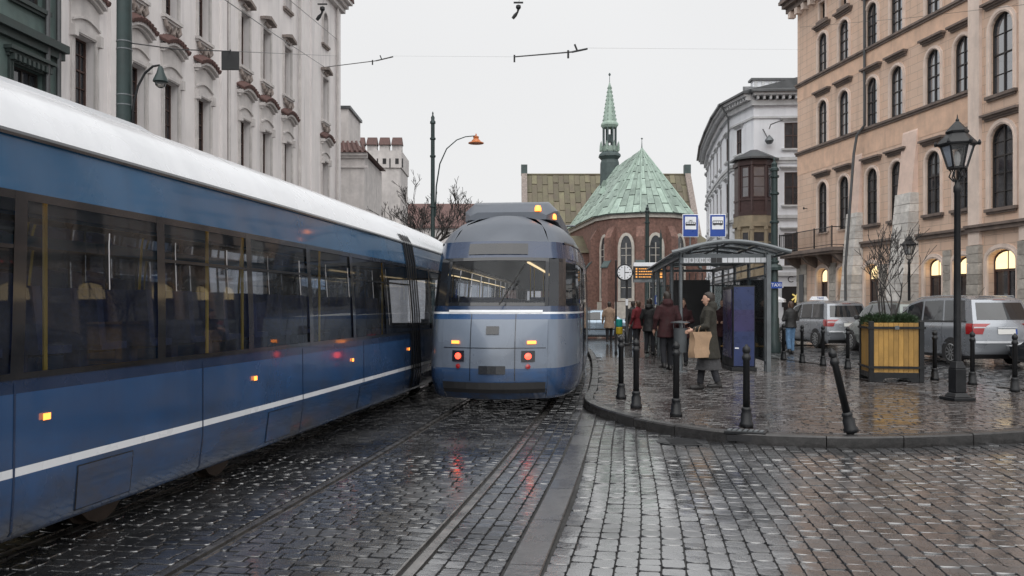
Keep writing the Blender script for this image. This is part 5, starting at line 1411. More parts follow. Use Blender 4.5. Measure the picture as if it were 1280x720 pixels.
# ================================================================ street lamps with six-sided lanterns
M['lampglass'] = clear_glass('lantern_glass', (0.75,0.74,0.72), 1.5, 0.1, 0.2)
def lantern_lamp(label, loc, rz=0.0):
    t = thing('street_lamp', label, 'street lamp', loc, rz, 'lantern street lamps')
    mb = MB(); mb.box(-0.19,0.19,-0.19,0.19,0,0.05); mb.frustum((-0.14,0.14,-0.14,0.14),(-0.10,0.10,-0.10,0.10),0.05,0.12); mb.build('foot', M['iron'], t, bevel=0.01)
    mb = MB(); mb.box(-0.095,0.095,-0.095,0.095,0.12,0.50); mb.frustum((-0.095,0.095,-0.095,0.095),(-0.06,0.06,-0.06,0.06),0.50,0.62); mb.build('pedestal', M['iron'], t, bevel=0.012)
    MB().lathe([(0.058,0.62),(0.055,1.5),(0.048,3.3),(0.06,3.32),(0.06,3.4),(0.04,3.43),(0.04,3.5)], 16).build('post', M['iron'], t, smooth=True)
    h0, h1 = 3.70, 4.05
    A = [R(60*k+30) for k in range(6)]
    mb = MB()
    for a in A:
        c, s = math.cos(a), math.sin(a)
        mb.tube([(0.05*c,0.05*s,3.48),(0.12*c,0.12*s,3.56),(0.09*c,0.09*s,3.64),(0.135*c,0.135*s,h0)], 0.012, 5)
    mb.build('cradle', M['iron'], t)
    mb = MB()
    for i, a in enumerate(A):
        b = A[(i+1)%6]
        p0 = Vector((0.14*math.cos(a),0.14*math.sin(a),h0)); p1 = Vector((0.245*math.cos(a),0.245*math.sin(a),h1)); q0 = Vector((0.14*math.cos(b),0.14*math.sin(b),h0)); q1 = Vector((0.245*math.cos(b),0.245*math.sin(b),h1))
        mb.bar(p0,p1,0.024); mb.bar(p0,q0,0.03); mb.bar(p1,q1,0.035)
    fr = mb.build('lantern_frame', M['iron'], t)
    for i, a in enumerate(A):
        b = A[(i+1)%6]
        MB().add([(0.137*math.cos(a),0.137*math.sin(a),h0),(0.137*math.cos(b),0.137*math.sin(b),h0),(0.24*math.cos(b),0.24*math.sin(b),h1),(0.24*math.cos(a),0.24*math.sin(a),h1)], [(0,1,2,3)]).build('pane', M['lampglass'], fr)
    rf = MB(); rf.lathe([(0.30,h1+0.005),(0.31,h1+0.03),(0.16,h1+0.19),(0.15,h1+0.2)], 6, a0=R(30)); rf.lathe([(0.165,h1+0.2),(0.175,h1+0.23),(0.05,h1+0.37),(0.02,h1+0.40)], 6, a0=R(30)); rf = rf.build('lantern_roof', M['iron'], t)
    for a in A: MB().lathe([(0.02,-0.02),(0.03,0.02),(0.012,0.06),(0,0.07)], 6, (0.315*math.cos(a),0.315*math.sin(a),h1+0.02)).build('roof_knob', M['iron'], rf)
    MB().lathe([(0.02,h1+0.38),(0.03,h1+0.41),(0.012,h1+0.44),(0.004,h1+0.50)], 8).build('finial', M['iron'], rf)
    MB().lathe([(0.02,h0+0.02),(0.045,h0+0.1),(0.045,h0+0.2),(0.02,h0+0.26)], 8).build('bulb', M['white_sign'], t)
    return t
lantern_lamp('tall black lantern street lamp on the paved island beside the planter', (7.1,14.03,PV), R(10))
lantern_lamp('black lantern street lamp across the road by the peach building', (15.75,34.9,0.0), R(20))

# ================================================================ wooden planter
pl = thing('planter', 'square planter of yellow pine boards in a black steel frame', 'planter', (7.66,17.8,PV), R(-11))
W2 = 0.465; Z0, Z1 = 0.17, 1.17
mb = MB()
for sx in (-1,1):
    for sy in (-1,1): mb.box(sx*W2-0.045, sx*W2+0.045, sy*W2-0.045, sy*W2+0.045, 0.0, Z1+0.03)
for sx in (-1,1):
    mb.box(sx*W2-0.03, sx*W2+0.03, -W2+0.045, W2-0.045, 0.08, 0.19); mb.box(-W2+0.045, W2-0.045, sx*W2-0.03, sx*W2+0.03, 0.08, 0.19)
mb.build('frame', M['iron'], pl, bevel=0.006)
mb = MB()
for z in (0.27, 1.05):
    for s_ in (-1,1):
        mb.box(-W2-0.07, W2+0.07, s_*(W2+0.055)-0.012, s_*(W2+0.055)+0.012, z, z+0.045); mb.box(s_*(W2+0.058)-0.012, s_*(W2+0.058)+0.012, -W2-0.07, W2+0.07, z+0.002, z+0.043)
mb.build('strap', M['iron'], pl)
for s_ in (-1,1):
    for k in range(9):
        a = -W2+0.05 + k*(2*W2-0.1)/9; b = a + (2*W2-0.1)/9 - 0.006
        MB().box(a,b,s_*W2-0.02,s_*W2+0.025,Z0+0.02,Z1).build('board', M['wood'], pl); MB().box(s_*W2-0.02,s_*W2+0.025,a,b,Z0+0.02,Z1).build('board', M['wood'], pl)
for s_ in (-1,1):
    mb = MB(); mb.prism_y([(-W2+0.045,0.0),(-W2+0.18,0.0),(-W2+0.26,0.08),(W2-0.26,0.08),(W2-0.18,0.0),(W2-0.045,0.0),(W2-0.045,0.1),(-W2+0.045,0.1)], s_*W2-0.035, s_*W2+0.035); mb.build('foot_rail', M['iron'], pl)
MB().box(-W2+0.03,W2-0.03,-W2+0.03,W2-0.03,Z0,Z1-0.06).build('soil', M['soil'], pl)
MB().box(-0.04,0.04,-W2-0.085,-W2-0.066,1.04,1.11).build('badge', M['steelgrey'], pl)
def branch(mb, p, d, ln, r, depth, rnd, up=0.15, n=5, spread=0.55, kids=(2,3), rmin=0.003):
    pts = [p]; rs = [r]; q = p.copy(); dd = d.copy()
    for i in range(3):
        dd = (dd + Vector((rnd.gauss(0,.13), rnd.gauss(0,.13), rnd.gauss(0,.08)+up*0.3))).normalized(); q = q + dd*ln/3; pts.append(q.copy()); rs.append(max(rmin, r*(1-0.2*(i+1))))
    mb.tube(pts, rs, n if r > 0.02 else 4, False)
    if depth <= 0: return
    for k in range(rnd.randint(*kids)):
        a = rnd.uniform(0, 2*math.pi); s = rnd.uniform(0.35, 1.0); i = max(1, min(3, int(s*3+0.5)))
        nd = (dd + Vector((math.cos(a), math.sin(a), rnd.uniform(-0.2,0.5)))*spread).normalized()
        branch(mb, pts[i], nd, ln*rnd.uniform(0.55,0.8), rs[i]*0.66, depth-1, rnd, up, n, spread, kids, rmin)
rnd = random.Random(12)
shr = thing('bare_shrub', 'leafless shrub rising from the wooden planter', 'shrub', (7.62,17.85,PV+Z1-0.06)); mb = MB()
for k in range(5):
    a = k*1.26+0.4; branch(mb, Vector((0.06*math.cos(a),0.06*math.sin(a),-0.05)), Vector((0.45*math.cos(a),0.45*math.sin(a),1)).normalized(), 0.95, 0.024, 4, rnd, 0.22, 5, 0.5, (2,3), 0.0055)
mb.build('branches', M['bark'], shr, normals=False)
for i, (x, y, nm) in enumerate(((-0.25,-0.22,'low green conifer at the left front of the planter'),(0.22,-0.26,'low green conifer at the right front of the planter'),(0.28,0.2,'low green conifer at the back right of the planter'),(-0.2,0.22,'low green conifer at the back left of the planter'))):
    c = thing('conifer', nm, 'shrub', (7.62+x,17.85+y,PV+Z1-0.06), 0, 'low conifers in the planter'); r_ = random.Random(i); mb = MB()
    for k in range(900):
        a = r_.uniform(0,6.28); rr = 0.24*math.sqrt(r_.random()); z = r_.uniform(0,0.26)*(1-rr*2.0)+0.01
        p = Vector((rr*math.cos(a), rr*math.sin(a), z)); d = Vector((math.cos(a)+r_.gauss(0,.5), math.sin(a)+r_.gauss(0,.5), 0.9+r_.gauss(0,.4))).normalized()*0.075; e = d.cross(Vector((r_.random(),r_.random(),r_.random()))).normalized()*0.009
        mb.add([p-e,p+e,p+d], [(0,1,2)])
    mb.build('foliage', M['leaf'], c, normals=False)
    mb = MB()
    for k in range(4): mb.tube([(0,0,-0.05),(0.08*math.cos(k*1.6),0.08*math.sin(k*1.6),0.12)], [0.012,0.006], 5)
    mb.build('stem', M['bark'], c)

# ================================================================ tram stop shelter
SH = thing('tram_shelter', 'grey steel tram shelter with arched glass roof and line number strip', 'bus shelter', (3.95,20.6,0.12), math.atan2(-0.085,0.9964))
SW, SL = 1.95, 8.6; EV = 2.72
def arc_z(x): t = (x+0.2)/(SW+0.65); return EV + 0.25*math.sin(math.pi*min(1,max(0,t))) 
ys = frange(-0.35, SL, 6)
for k in range(7):
    mb = MB(); xs = frange(-0.2, SW+0.45, 12)
    mb.tube([(x, ys[k], arc_z(x)) for x in xs], 0.032, 6); mb.build('roof_rib', M['steelgrey'], SH, smooth=True)
for k in range(6):
    for j in range(4):
        a, b = -0.2+(SW+0.65)*j/4, -0.2+(SW+0.65)*(j+1)/4
        MB().grid(lambda y, x: (x, y, arc_z(x)+0.035), [ys[k]+0.02, ys[k+1]-0.02], frange(a+0.012, b-0.012, 4)).build('roof_pane', M['roofglass'], SH, smooth=True)
mb = MB()
for x in (-0.2, 0.42, 1.1, 1.75, SW+0.45): mb.tube([(x,-0.38,arc_z(x)+0.005),(x,SL,arc_z(x)+0.005)], 0.028, 6)
mb.build('purlin', M['steelgrey'], SH)
mb = MB(); mb.tube([(x,-0.4,arc_z(x)+0.02) for x in frange(-0.24, SW+0.49, 14)], 0.05, 8); mb.build('front_arch', M['steelgrey'], SH, smooth=True)
for y in (0.0, 2.15, 4.3, 6.45, 8.5):
    for x in (0.0, SW):
        MB().lathe([(0.045,0),(0.045,2.75)], 10, (x,y,0)).build('post', M['steelgrey'], SH, smooth=True)
mb = MB()
for x in (0.0, SW): mb.box(x-0.05,x+0.05,0,SL,2.62,2.74)
for y in (0.0,4.3,8.5): mb.box(0.05,SW-0.05,y-0.04,y+0.04,2.64,2.72)
mb.build('top_beam', M['steelgrey'], SH, bevel=0.005)
strip_ = MB().box(-0.02,SW+0.02,-0.10,-0.03,2.50,2.64).build('line_number_strip', M['steelgrey'], SH)
nums = ['1','8','13','18','10']
for k in range(15):
    x = 0.055 + k*0.1265
    MB().box(x,x+0.112,-0.112,-0.10,2.515,2.625).build('number_plate', M['black_sign'] if k in (5,6) else M['white_sign'], strip_)
    if k < 5: link('number', text_mesh(nums[k], 0.10, 'black_sign', 0.002), strip_, (x+0.056,-0.116,2.57), (R(90),0,0))
for y0, y1 in ((0.06,2.1),(2.2,4.25),(4.36,6.4),(6.5,8.45)):
    MB().box(SW-0.006,SW+0.006,y0,y1,0.25,2.2).build('side_pane', M['shelterglass'], SH)
    mb = MB()
    for z in (0.22,1.2,2.2,2.42): mb.box(SW-0.022,SW+0.022,y0,y1,z,z+0.04)
    mb.build('side_rail', M['steelgrey'], SH)
MB().box(0.06,SW-0.06,8.49,8.51,0.25,2.2).build('back_pane', M['shelterglass'], SH)
mb = MB(); 
for k in range(9): mb.box(0.1+k*0.21,0.13+k*0.21,8.44,8.47,2.2,2.6)
mb.box(0.05,SW-0.05,8.43,8.48,2.17,2.21); mb.build('back_grille', M['steelgrey'], SH)
MB().box(0.3,1.5,6.0,6.12,0.7,2.3).build('timetable_board', M['black_sign'], SH, bevel=0.01)
mb = MB()
for k in range(4): mb.box(1.35+k*0.12,1.45+k*0.12,2.6,6.0,0.44,0.47)
bn = mb.build('bench', M['wood'], SH)
for y in (2.9,5.6): MB().box(1.4,1.8,y-0.03,y+0.03,0,0.44).build('bench_leg', M['steelgrey'], bn)
# glazed screen at the near right corner
scr = MB(); scr.box(SW-0.05,SW+0.05,-0.36,-0.28,0,2.68); scr.box(SW-0.04,SW+0.04,-0.28,0,2.2,2.26); scr.box(SW-0.04,SW+0.04,-0.28,0,0.18,0.24); scr.build('screen_post', M['steelgrey'], SH, bevel=0.006)
MB().box(SW-0.005,SW+0.005,-0.28,-0.05,0.24,2.2).build('screen_pane', M['shelterglass'], SH)

# advertising pillar
M['adblue'] = mat('deep_blue_poster', (0.012,0.026,0.10), 0.3, var=0.25, scale=3, coat=0.3)
M['adpurple'] = mat('purple_poster_band', (0.022,0.018,0.085), 0.3, var=0.25, scale=3, coat=0.3)
ad = thing('advertising_pillar', 'dark blue advertising pillar with a purple band inside the shelter', 'advertising board', (5.1,20.35,0.12), math.atan2(-0.085,0.9964))
MB().box(-0.03,0.55,-0.03,1.5,0.0,0.09).build('foot', M['iron'], ad, bevel=0.01)
MB().box(0,0.52,0,1.47,0.09,1.98).build('case', M['iron'], ad, bevel=0.02)
MB().box(0.03,0.49,-0.012,-0.002,0.12,0.92).build('poster', M['adblue'], ad); MB().box(0.03,0.49,-0.0125,-0.002,0.921,1.42).build('poster_band', M['adpurple'], ad); MB().box(0.03,0.49,-0.012,-0.002,1.421,1.95).build('poster', M['adblue'], ad)
MB().box(-0.012,-0.002,0.1,1.37,0.3,1.9).build('side_poster', M['adpurple'], ad)
MB().box(0.05,0.14,-0.02,-0.012,0.52,0.55).build('label', M['white_sign'], ad)

# litter bin
lb = thing('litter_bin', 'grey steel litter bin with a flat lid by the shelter post', 'litter bin', (3.86,20.2,0.12))
MB().lathe([(0.13,0.44),(0.145,0.46),(0.155,0.98),(0.165,1.0)], 18).build('bucket', M['steelgrey'], lb, smooth=True)
MB().lathe([(0.22,1.12),(0.22,1.14),(0.02,1.17)], 18).build('lid', M['steelgrey'], lb, smooth=True)
MB().lathe([(0.03,0),(0.03,1.12)], 10, (0.0,0.0,0)).build('stand', M['steelgrey'], lb)
for k in range(3):
    a = R(120*k+40); MB().tube([(0.15*math.cos(a),0.15*math.sin(a),0.98),(0.15*math.cos(a),0.15*math.sin(a),1.13)], 0.01, 5).build('lid_rod', M['steelgrey'], lb)
MB().lathe([(0.16,0.0),(0.16,0.02)], 16).build('foot', M['steelgrey'], lb)

# blue stop signs above the shelter roof
def stop_sign(label, u, z, bus):
    p = at(u, 292, z); s = thing('stop_sign', label, 'traffic sign', (p.x, z, 2.9), R(-4 if bus else 4), 'blue stop signs on the shelter roof')
    MB().box(-0.20,0.20,-0.012,0.012,0.42,0.98).build('panel', M['white_sign'], s, bevel=0.008)
    MB().box(-0.183,0.183,-0.018,-0.012,0.437,0.963).build('blue_field', M['blue_sign'], s)
    MB().box(-0.14,0.14,-0.022,-0.018,0.61,0.92).build('white_field', M['white_sign'], s)
    mb = MB()
    if bus:
        mb.prism_y([(-0.125,0.72),(0.125,0.72),(0.125,0.80),(0.115,0.825),(-0.115,0.825),(-0.125,0.80)], -0.026, -0.022)
        for x in (-0.075,0.075): mb.lathe([(0.022,-0.002),(0.022,0.002)], 10, (x,-0.024,0.715)); 
        q = mb.build('bus_symbol', M['black_sign'], s); w = MB()
        for k in range(5): w.box(-0.108+k*0.045,-0.073+k*0.045,-0.0275,-0.026,0.765,0.805)
        w.build('symbol_windows', M['white_sign'], q)
    else:
        mb.prism_y([(-0.12,0.70),(0.12,0.70),(0.13,0.74),(0.115,0.79),(-0.115,0.79),(-0.13,0.74)], -0.026, -0.022)
        mb.prism_y([(-0.06,0.79),(0.0,0.83),(0.06,0.79),(0.05,0.79),(0.0,0.818),(-0.05,0.79)], -0.026, -0.022); mb.box(-0.05,0.05,-0.026,-0.022,0.83,0.837)
        q = mb.build('tram_symbol', M['black_sign'], s); w = MB()
        for k in range(5): w.box(-0.105+k*0.044,-0.072+k*0.044,-0.0275,-0.026,0.745,0.778)
        w.build('symbol_windows', M['white_sign'], q)
    MB().lathe([(0.02,0.0),(0.02,0.9)], 8, (0,0.03,0)).build('pole', M['steelgrey'], s)
stop_sign('blue tram stop sign on the left of the shelter roof', 863, 21.6, False)
stop_sign('blue bus stop sign on the right of the shelter roof', 897, 21.6, True)

# clock and departure board
ckx = (783.5-640)/F*34
ck = thing('street_clock', 'round white street clock on a black post left of the departure board', 'clock', (ckx,34,0.12))
MB().lathe([(0.13,0),(0.13,0.06),(0.09,0.1),(0.09,0.5),(0.05,0.55),(0.045,2.6)], 12).build('post', M['iron'], ck, smooth=True)
MB().lathe([(0.055,1.55),(0.055,1.8)], 12).build('white_band', M['white_sign'], ck)
cw = -0.09
def disc(r, y0, y1, m, nm, par, n=28, c=(0,2.82)):
    mb = MB(); mb.loft([[(c[0]+cw+r*math.cos(2*math.pi*k/n), y, c[1]+r*math.sin(2*math.pi*k/n)) for k in range(n)] for y in (y0,y1)], True); return mb.build(nm, M[m], par)
case = disc(0.32,-0.09,0.09,'iron','case',ck); dial = disc(0.275,-0.10,-0.09,'white_sign','dial',ck)
for k in range(12):
    a = R(30*k); mb = MB(); mb.bar((cw+0.2*math.sin(a),-0.103,2.82+0.2*math.cos(a)),(cw+0.255*math.sin(a),-0.103,2.82+0.255*math.cos(a)),0.022,0.004,(0,1,0)); mb.build('hour_mark', M['black_sign'], dial)
mb = MB(); mb.bar((cw,-0.106,2.82),(cw+0.17,-0.106,2.82),0.03,0.004,(0,1,0)); mb.build('hour_hand', M['black_sign'], dial); mb = MB(); mb.bar((cw,-0.109,2.6),(cw,-0.109,3.03),0.022,0.004,(0,1,0)); mb.build('minute_hand', M['black_sign'], dial)
db = thing('departure_board', 'electronic departure board with orange text beside the clock', 'display', (ckx+0.25,34,0.12))
MB().box(0,1.2,-0.1,0.1,2.55,3.05).build('case', M['black_sign'], db, bevel=0.01); MB().box(0,1.2,-0.14,0.14,3.05,3.2).build('hood', M['white_sign'], db, bevel=0.01); MB().box(0.0,1.2,-0.11,0.11,2.44,2.55).build('lower_trim', M['steelgrey'], db)
M['led'] = emit('orange_led', (1.0,0.40,0.04), 0.7)
r_ = random.Random(4)
for row in range(4):
    z = 2.96 - row*0.105; x = 0.08
    MB().box(x,x+0.06,-0.105,-0.1,z-0.03,z+0.03).build('led_text', M['led'], db)
    x = 0.2
    while x < 0.2+r_.uniform(0.3,0.55): 
        w_ = r_.uniform(0.04,0.09); MB().box(x,x+w_,-0.105,-0.1,z-0.018,z+0.018).build('led_text', M['led'], db); x += w_+0.02
    MB().box(1.0,1.1,-0.105,-0.1,z-0.035,z+0.035).build('led_text', M['led'], db)
MB().bar((-0.3,0,2.8),(0.02,0,2.8),0.06).build('bracket', M['iron'], db)
MB().lathe([(0.04,0),(0.04,2.5)], 8, (1.1,0,0)).build('post', M['steelgrey'], db)
tp = thing('marker_pole', 'thin black pole with teal and yellow stickers at the platform edge', 'pole', ((770-640)/F*28,28,0.12))
MB().lathe([(0.05,0),(0.05,0.05),(0.028,0.08),(0.028,2.95),(0.04,2.96),(0.0,3.0)], 10).build('shaft', M['iron'], tp, smooth=True)
M['teal'] = mat('teal_sticker', (0.02,0.30,0.27), 0.4); M['yel'] = mat('yellow_sticker', (0.5,0.36,0.02), 0.4)
MB().lathe([(0.10,0.86),(0.11,0.9),(0.11,1.08),(0.10,1.1)], 12, (0.1,0,0)).build('teal_lamp', M['teal'], tp); MB().lathe([(0.10,0.62),(0.11,0.65),(0.11,0.82),(0.10,0.85)], 12, (0.1,0,0)).build('yellow_lamp', M['yel'], tp)
MB().box(0.02,0.08,-0.02,0.02,0.7,1.02).build('bracket', M['iron'], tp)

# ================================================================ masts and overhead line
def mast(name, label, cat, loc, h, r, collars, top=True):
    t = thing(name, label, cat, loc)
    MB().lathe([(r*1.9,0),(r*1.9,0.35),(r*1.5,0.42),(r*1.35,1.2),(r*1.15,1.25),(r,h*0.55),(r*0.9,h)], 16).build('shaft', M['polegreen'], t, smooth=True)
    for z in collars: MB().lathe([(r*1.02,z-0.05),(r*1.35,z-0.03),(r*1.35,z+0.03),(r*1.02,z+0.05)], 16).build('collar', M['polegreen'], t)
    if top: MB().lathe([(r*1.3,h),(r*1.3,h+0.08),(r*0.8,h+0.14),(r*0.9,h+0.25),(r*0.3,h+0.34),(r*0.4,h+0.42),(0,h+0.5)], 12).build('cap', M['polegreen'], t, smooth=True)
    return t
# mast at far left with the bell-shaped lamp
lp = Vector((-7.05,16,0)); LM = mast('catenary_mast', 'thick dark green overhead-line mast with a hooked lamp before the cream palace', 'mast', lp, 9.5, 0.135, (), True)
for z in (6.28,6.42,5.27,5.45): MB().lathe([(0.128,z-0.015),(0.14,z-0.01),(0.14,z+0.01),(0.128,z+0.015)], 16).build('clamp_band', M['steelgrey'], LM)
mb = MB(); mb.tube([(0.12,0,4.75),(0.17,0,5.3),(0.25,0,5.62),(0.38,0,5.86),(0.52,0,5.98),(0.64,0,6.0),(0.66,0,5.94)], 0.022, 8); mb.build('lamp_arm', M['iron'], LM, smooth=True)
MB().lathe([(0.03,0.14),(0.05,0.1),(0.07,0.02),(0.125,-0.1),(0.135,-0.14),(0.10,-0.16)], 16, (0.66,0,5.84)).build('lamp_hood', M['polegreen'], LM, smooth=True)
MB().lathe([(0.10,-0.15),(0.09,-0.21),(0.04,-0.25),(0,-0.26)], 14, (0.66,0,5.84)).build('lamp_bowl', M['lampglass'], LM, smooth=True)
# mast with orange lamp beyond the palace
om = mast('street_lamp_mast', 'slim dark mast with a curved arm and orange lamp above the bare tree', 'street lamp', ((541-640)/F*35,35,0), 8.9, 0.085, (7.6,8.3,5.6))
mb = MB(); mb.tube([(0.1,0,5.2),(0.14,0,6.4),(0.28,0,7.3),(0.55,0,7.9),(0.95,0,8.25),(1.3,0,8.38),(1.72,0,8.42)], [0.03,0.028,0.026,0.024,0.022,0.02,0.02], 8); mb.build('arm', M['polegreen'], om, smooth=True)
M['orange'] = mat('orange_lamp_enamel', (0.55,0.17,0.05), 0.4, var=0.15)
MB().lathe([(0.03,0.14),(0.12,0.10),(0.10,0.02),(0.17,-0.05),(0.19,-0.09),(0.31,-0.14),(0.31,-0.17),(0.15,-0.18)], 16, (1.72,0,8.28)).build('lamp_hood', M['orange'], om, smooth=True)
MB().lathe([(0.04,0),(0.02,0.12)], 8, (1.72,0,8.38)).build('lamp_neck', M['orange'], om)
gm = mast('catenary_mast', 'dark green mast with a small blue taxi sign right of the shelter', 'mast', ((968-640)/F*31,31,0), 6.4, 0.12, (6.2,5.6,4.6,3.2))
MB().lathe([(0.28,0),(0.28,0.1),(0.2,0.2)], 14, (0,0,2.9)).build('ring_moulding', M['polegreen'], gm)
sg_ = MB().box(-0.2,0.2,-0.24,-0.22,2.26,2.48).build('taxi_sign', M['blue_sign'], gm); link('lettering', text_mesh('TAXI', 0.16, 'white_sign', 0.003), sg_, (0,-0.245,2.37), (R(90),0,0))
mast('catenary_mast', 'slim green mast in front of the church apse', 'mast', ((809-640)/F*52,52,0), 7.2, 0.12, (6.6,5.2,4.0))
mast('catenary_mast', 'thin dark mast left of the shelter roof', 'mast', ((826-640)/F*44,44,0), 5.0, 0.06, (4.0,))
ps = thing('parking_sign', 'small square blue parking sign behind the queue', 'traffic sign', ((822-640)/F*48,48,0))
MB().lathe([(0.03,0),(0.03,2.3)], 8).build('pole', M['steelgrey'], ps); q = MB().box(-0.25,0.25,-0.05,-0.03,1.75,2.25).build('panel', M['blue_sign'], ps); link('lettering', text_mesh('P', 0.42, 'white_sign', 0.003), q, (0,-0.056,2.0), (R(90),0,0))

def wire(label, pts, r=0.006, nm='overhead_wire', m='black_sign', sag=0.0):
    out = []
    for a, b in zip(pts, pts[1:]):
        for i in range(6):
            t = i/6; p = a.lerp(b, t); p.z -= sag*4*t*(1-t); out.append(p)
    out.append(pts[-1]); base = out[0]
    mb = MB(); mb.tube([p-base for p in out], r, 5); return tag(mb.build(nm, M[m], None, loc=base), label, 'wire', 'overhead wires')
A1_ = lp + Vector((0.13,0,6.4)); BX = at(288,64,19); 
wire('span wire from the thick mast to the dark square plate', [A1_, at(225,62,17.5), BX], 0.011)
wire('thin span wire from the dark square plate to the palace wall', [BX, at(421,70,52.6)], 0.008)
sq = thing('signal_plate', 'dark square plate hung on the span wire before the palace', 'sign', at(288,76,19)); MB().box(-0.19,0.19,-0.02,0.02,-0.2,0.2).build('plate', M['iron'], sq, bevel=0.005); MB().tube([(0,0,0.2),(0,0,0.24)], 0.015, 6).build('hanger', M['iron'], sq)
anc = at(406,84,50.6)
wire('stay wire rising from the palace corner towards the left', [anc, at(345,44,34), at(270,-8,24)], 0.014)
wire('upper stay wire at the palace cornice', [at(421,49,52.6), at(350,-10,36)], 0.014)
wire('horizontal wire along the top of the palace corner', [at(330,3,45), at(424,12,52.9)], 0.012)
PT = [anc, at(470,76,44), at(491,70,42), at(643,71,30), at(715,64,27), at(735,60,26.6), at(1003,62,48.6)]
wire('hair-thin cross wire between the palace and the peach building', PT, 0.0025)
wire('thin wire crossing in front of the upper windows of the peach building', [at(1000,34,48.9), at(1140,22,36), at(1400,-8,27)], 0.007)
def insul(label, pts):
    o = pts[0]; t = thing('section_insulator', label, 'insulator', o, 0, 'insulator rods on the cross wire')
    L = [p-o for p in pts]
    mb = MB(); mb.tube(L[:2], 0.022, 6); mb.build('rod', M['zinc'], t); mb = MB(); mb.tube(L[1:], 0.03, 6); mb.build('arm', M['zinc'], t)
    mb = MB(); d = (L[1]-L[0]).normalized()
    for f in (0.0,0.94): 
        c = L[0].lerp(L[1], f); mb.bar(c+Vector((0,0,0.06)), c-Vector((0,0,0.18)), 0.06)
    c = L[1].lerp(L[2], 0.35); mb.bar(c, c+Vector((-0.08,0,0.2)), 0.05); mb.build('clamp', M['iron'], t)
insul('insulator rod reaching out from the palace corner', [anc, at(470,76,44), at(491,71,42)])
insul('insulator rod hanging in the sky above the church', [at(643,71,30), at(715,65,27), at(734,61,26.6)])
def hanger(label, u, y, z):
    p = at(u, y, z); t = thing('wire_hanger', label, 'insulator', p, 0, 'dark wire hangers'); k = z/F
    MB().box(-6*k,6*k,-0.03,0.03,0,1.5*k).build('crossbar', M['iron'], t); MB().lathe([(1*k,-2*k),(3*k,-3*k),(3.2*k,-6*k),(1.5*k,-8*k)], 10).build('insulator', M['iron'], t, smooth=True)
    mb = MB(); mb.tube([(0,0,-7*k),(-1*k,0,-11*k),(-4*k,0,-15*k),(-7*k,0,-19*k)], [1.6*k,1.2*k,2.4*k,2.0*k], 8); mb.build('arm', M['iron'], t, smooth=True)
    wire(label.replace('dark wire hanger','thin suspension wire of the hanger'), [p, at(u+12,y-40,z)], 0.004)
hanger('dark wire hanger against the palace top corner', 403, 6, 40); hanger('dark wire hanger alone in the sky above the tram', 648, 4, 24)

# ================================================================ bare tree, parasol
rnd = random.Random(33)
bt = thing('bare_tree', 'leafless tree between the palace and the lamp mast', 'tree', (-4.4,46,0)); mb = MB()
mb.tube([(0,0,0),(0.05,0,2.2),(-0.05,0.1,4.6)], [0.22,0.18,0.14], 10); mb.build('trunk', M['bark'], bt, smooth=True); mb = MB()
for k in range(9):
    a = k*0.72+0.2; branch(mb, Vector((-0.05,0.1,4.5-0.12*(k%4))), Vector((math.cos(a)*1.1,math.sin(a)*0.9,0.75+0.35*(k%2))).normalized(), rnd.uniform(1.5,1.9), 0.085, 5, rnd, 0.2, 5, 0.62, (2,3), 0.011)
mb.build('crown', M['bark'], bt, normals=False)
um = thing('market_parasol', 'off-white parasol canopy behind the dark green mast', 'parasol', (((952-640)/F*40),40,0))
MB().lathe([(0.0,2.35),(0.5,2.22),(1.1,1.95),(1.12,1.82),(1.08,1.82),(0.0,2.2)], 8).build('canopy', M['white_sign'], um); MB().lathe([(0.03,0),(0.03,2.3)], 8).build('pole', M['steelgrey'], um); MB().lathe([(0.3,0),(0.3,0.08),(0.05,0.12)], 12).build('base', M['iron'], um)
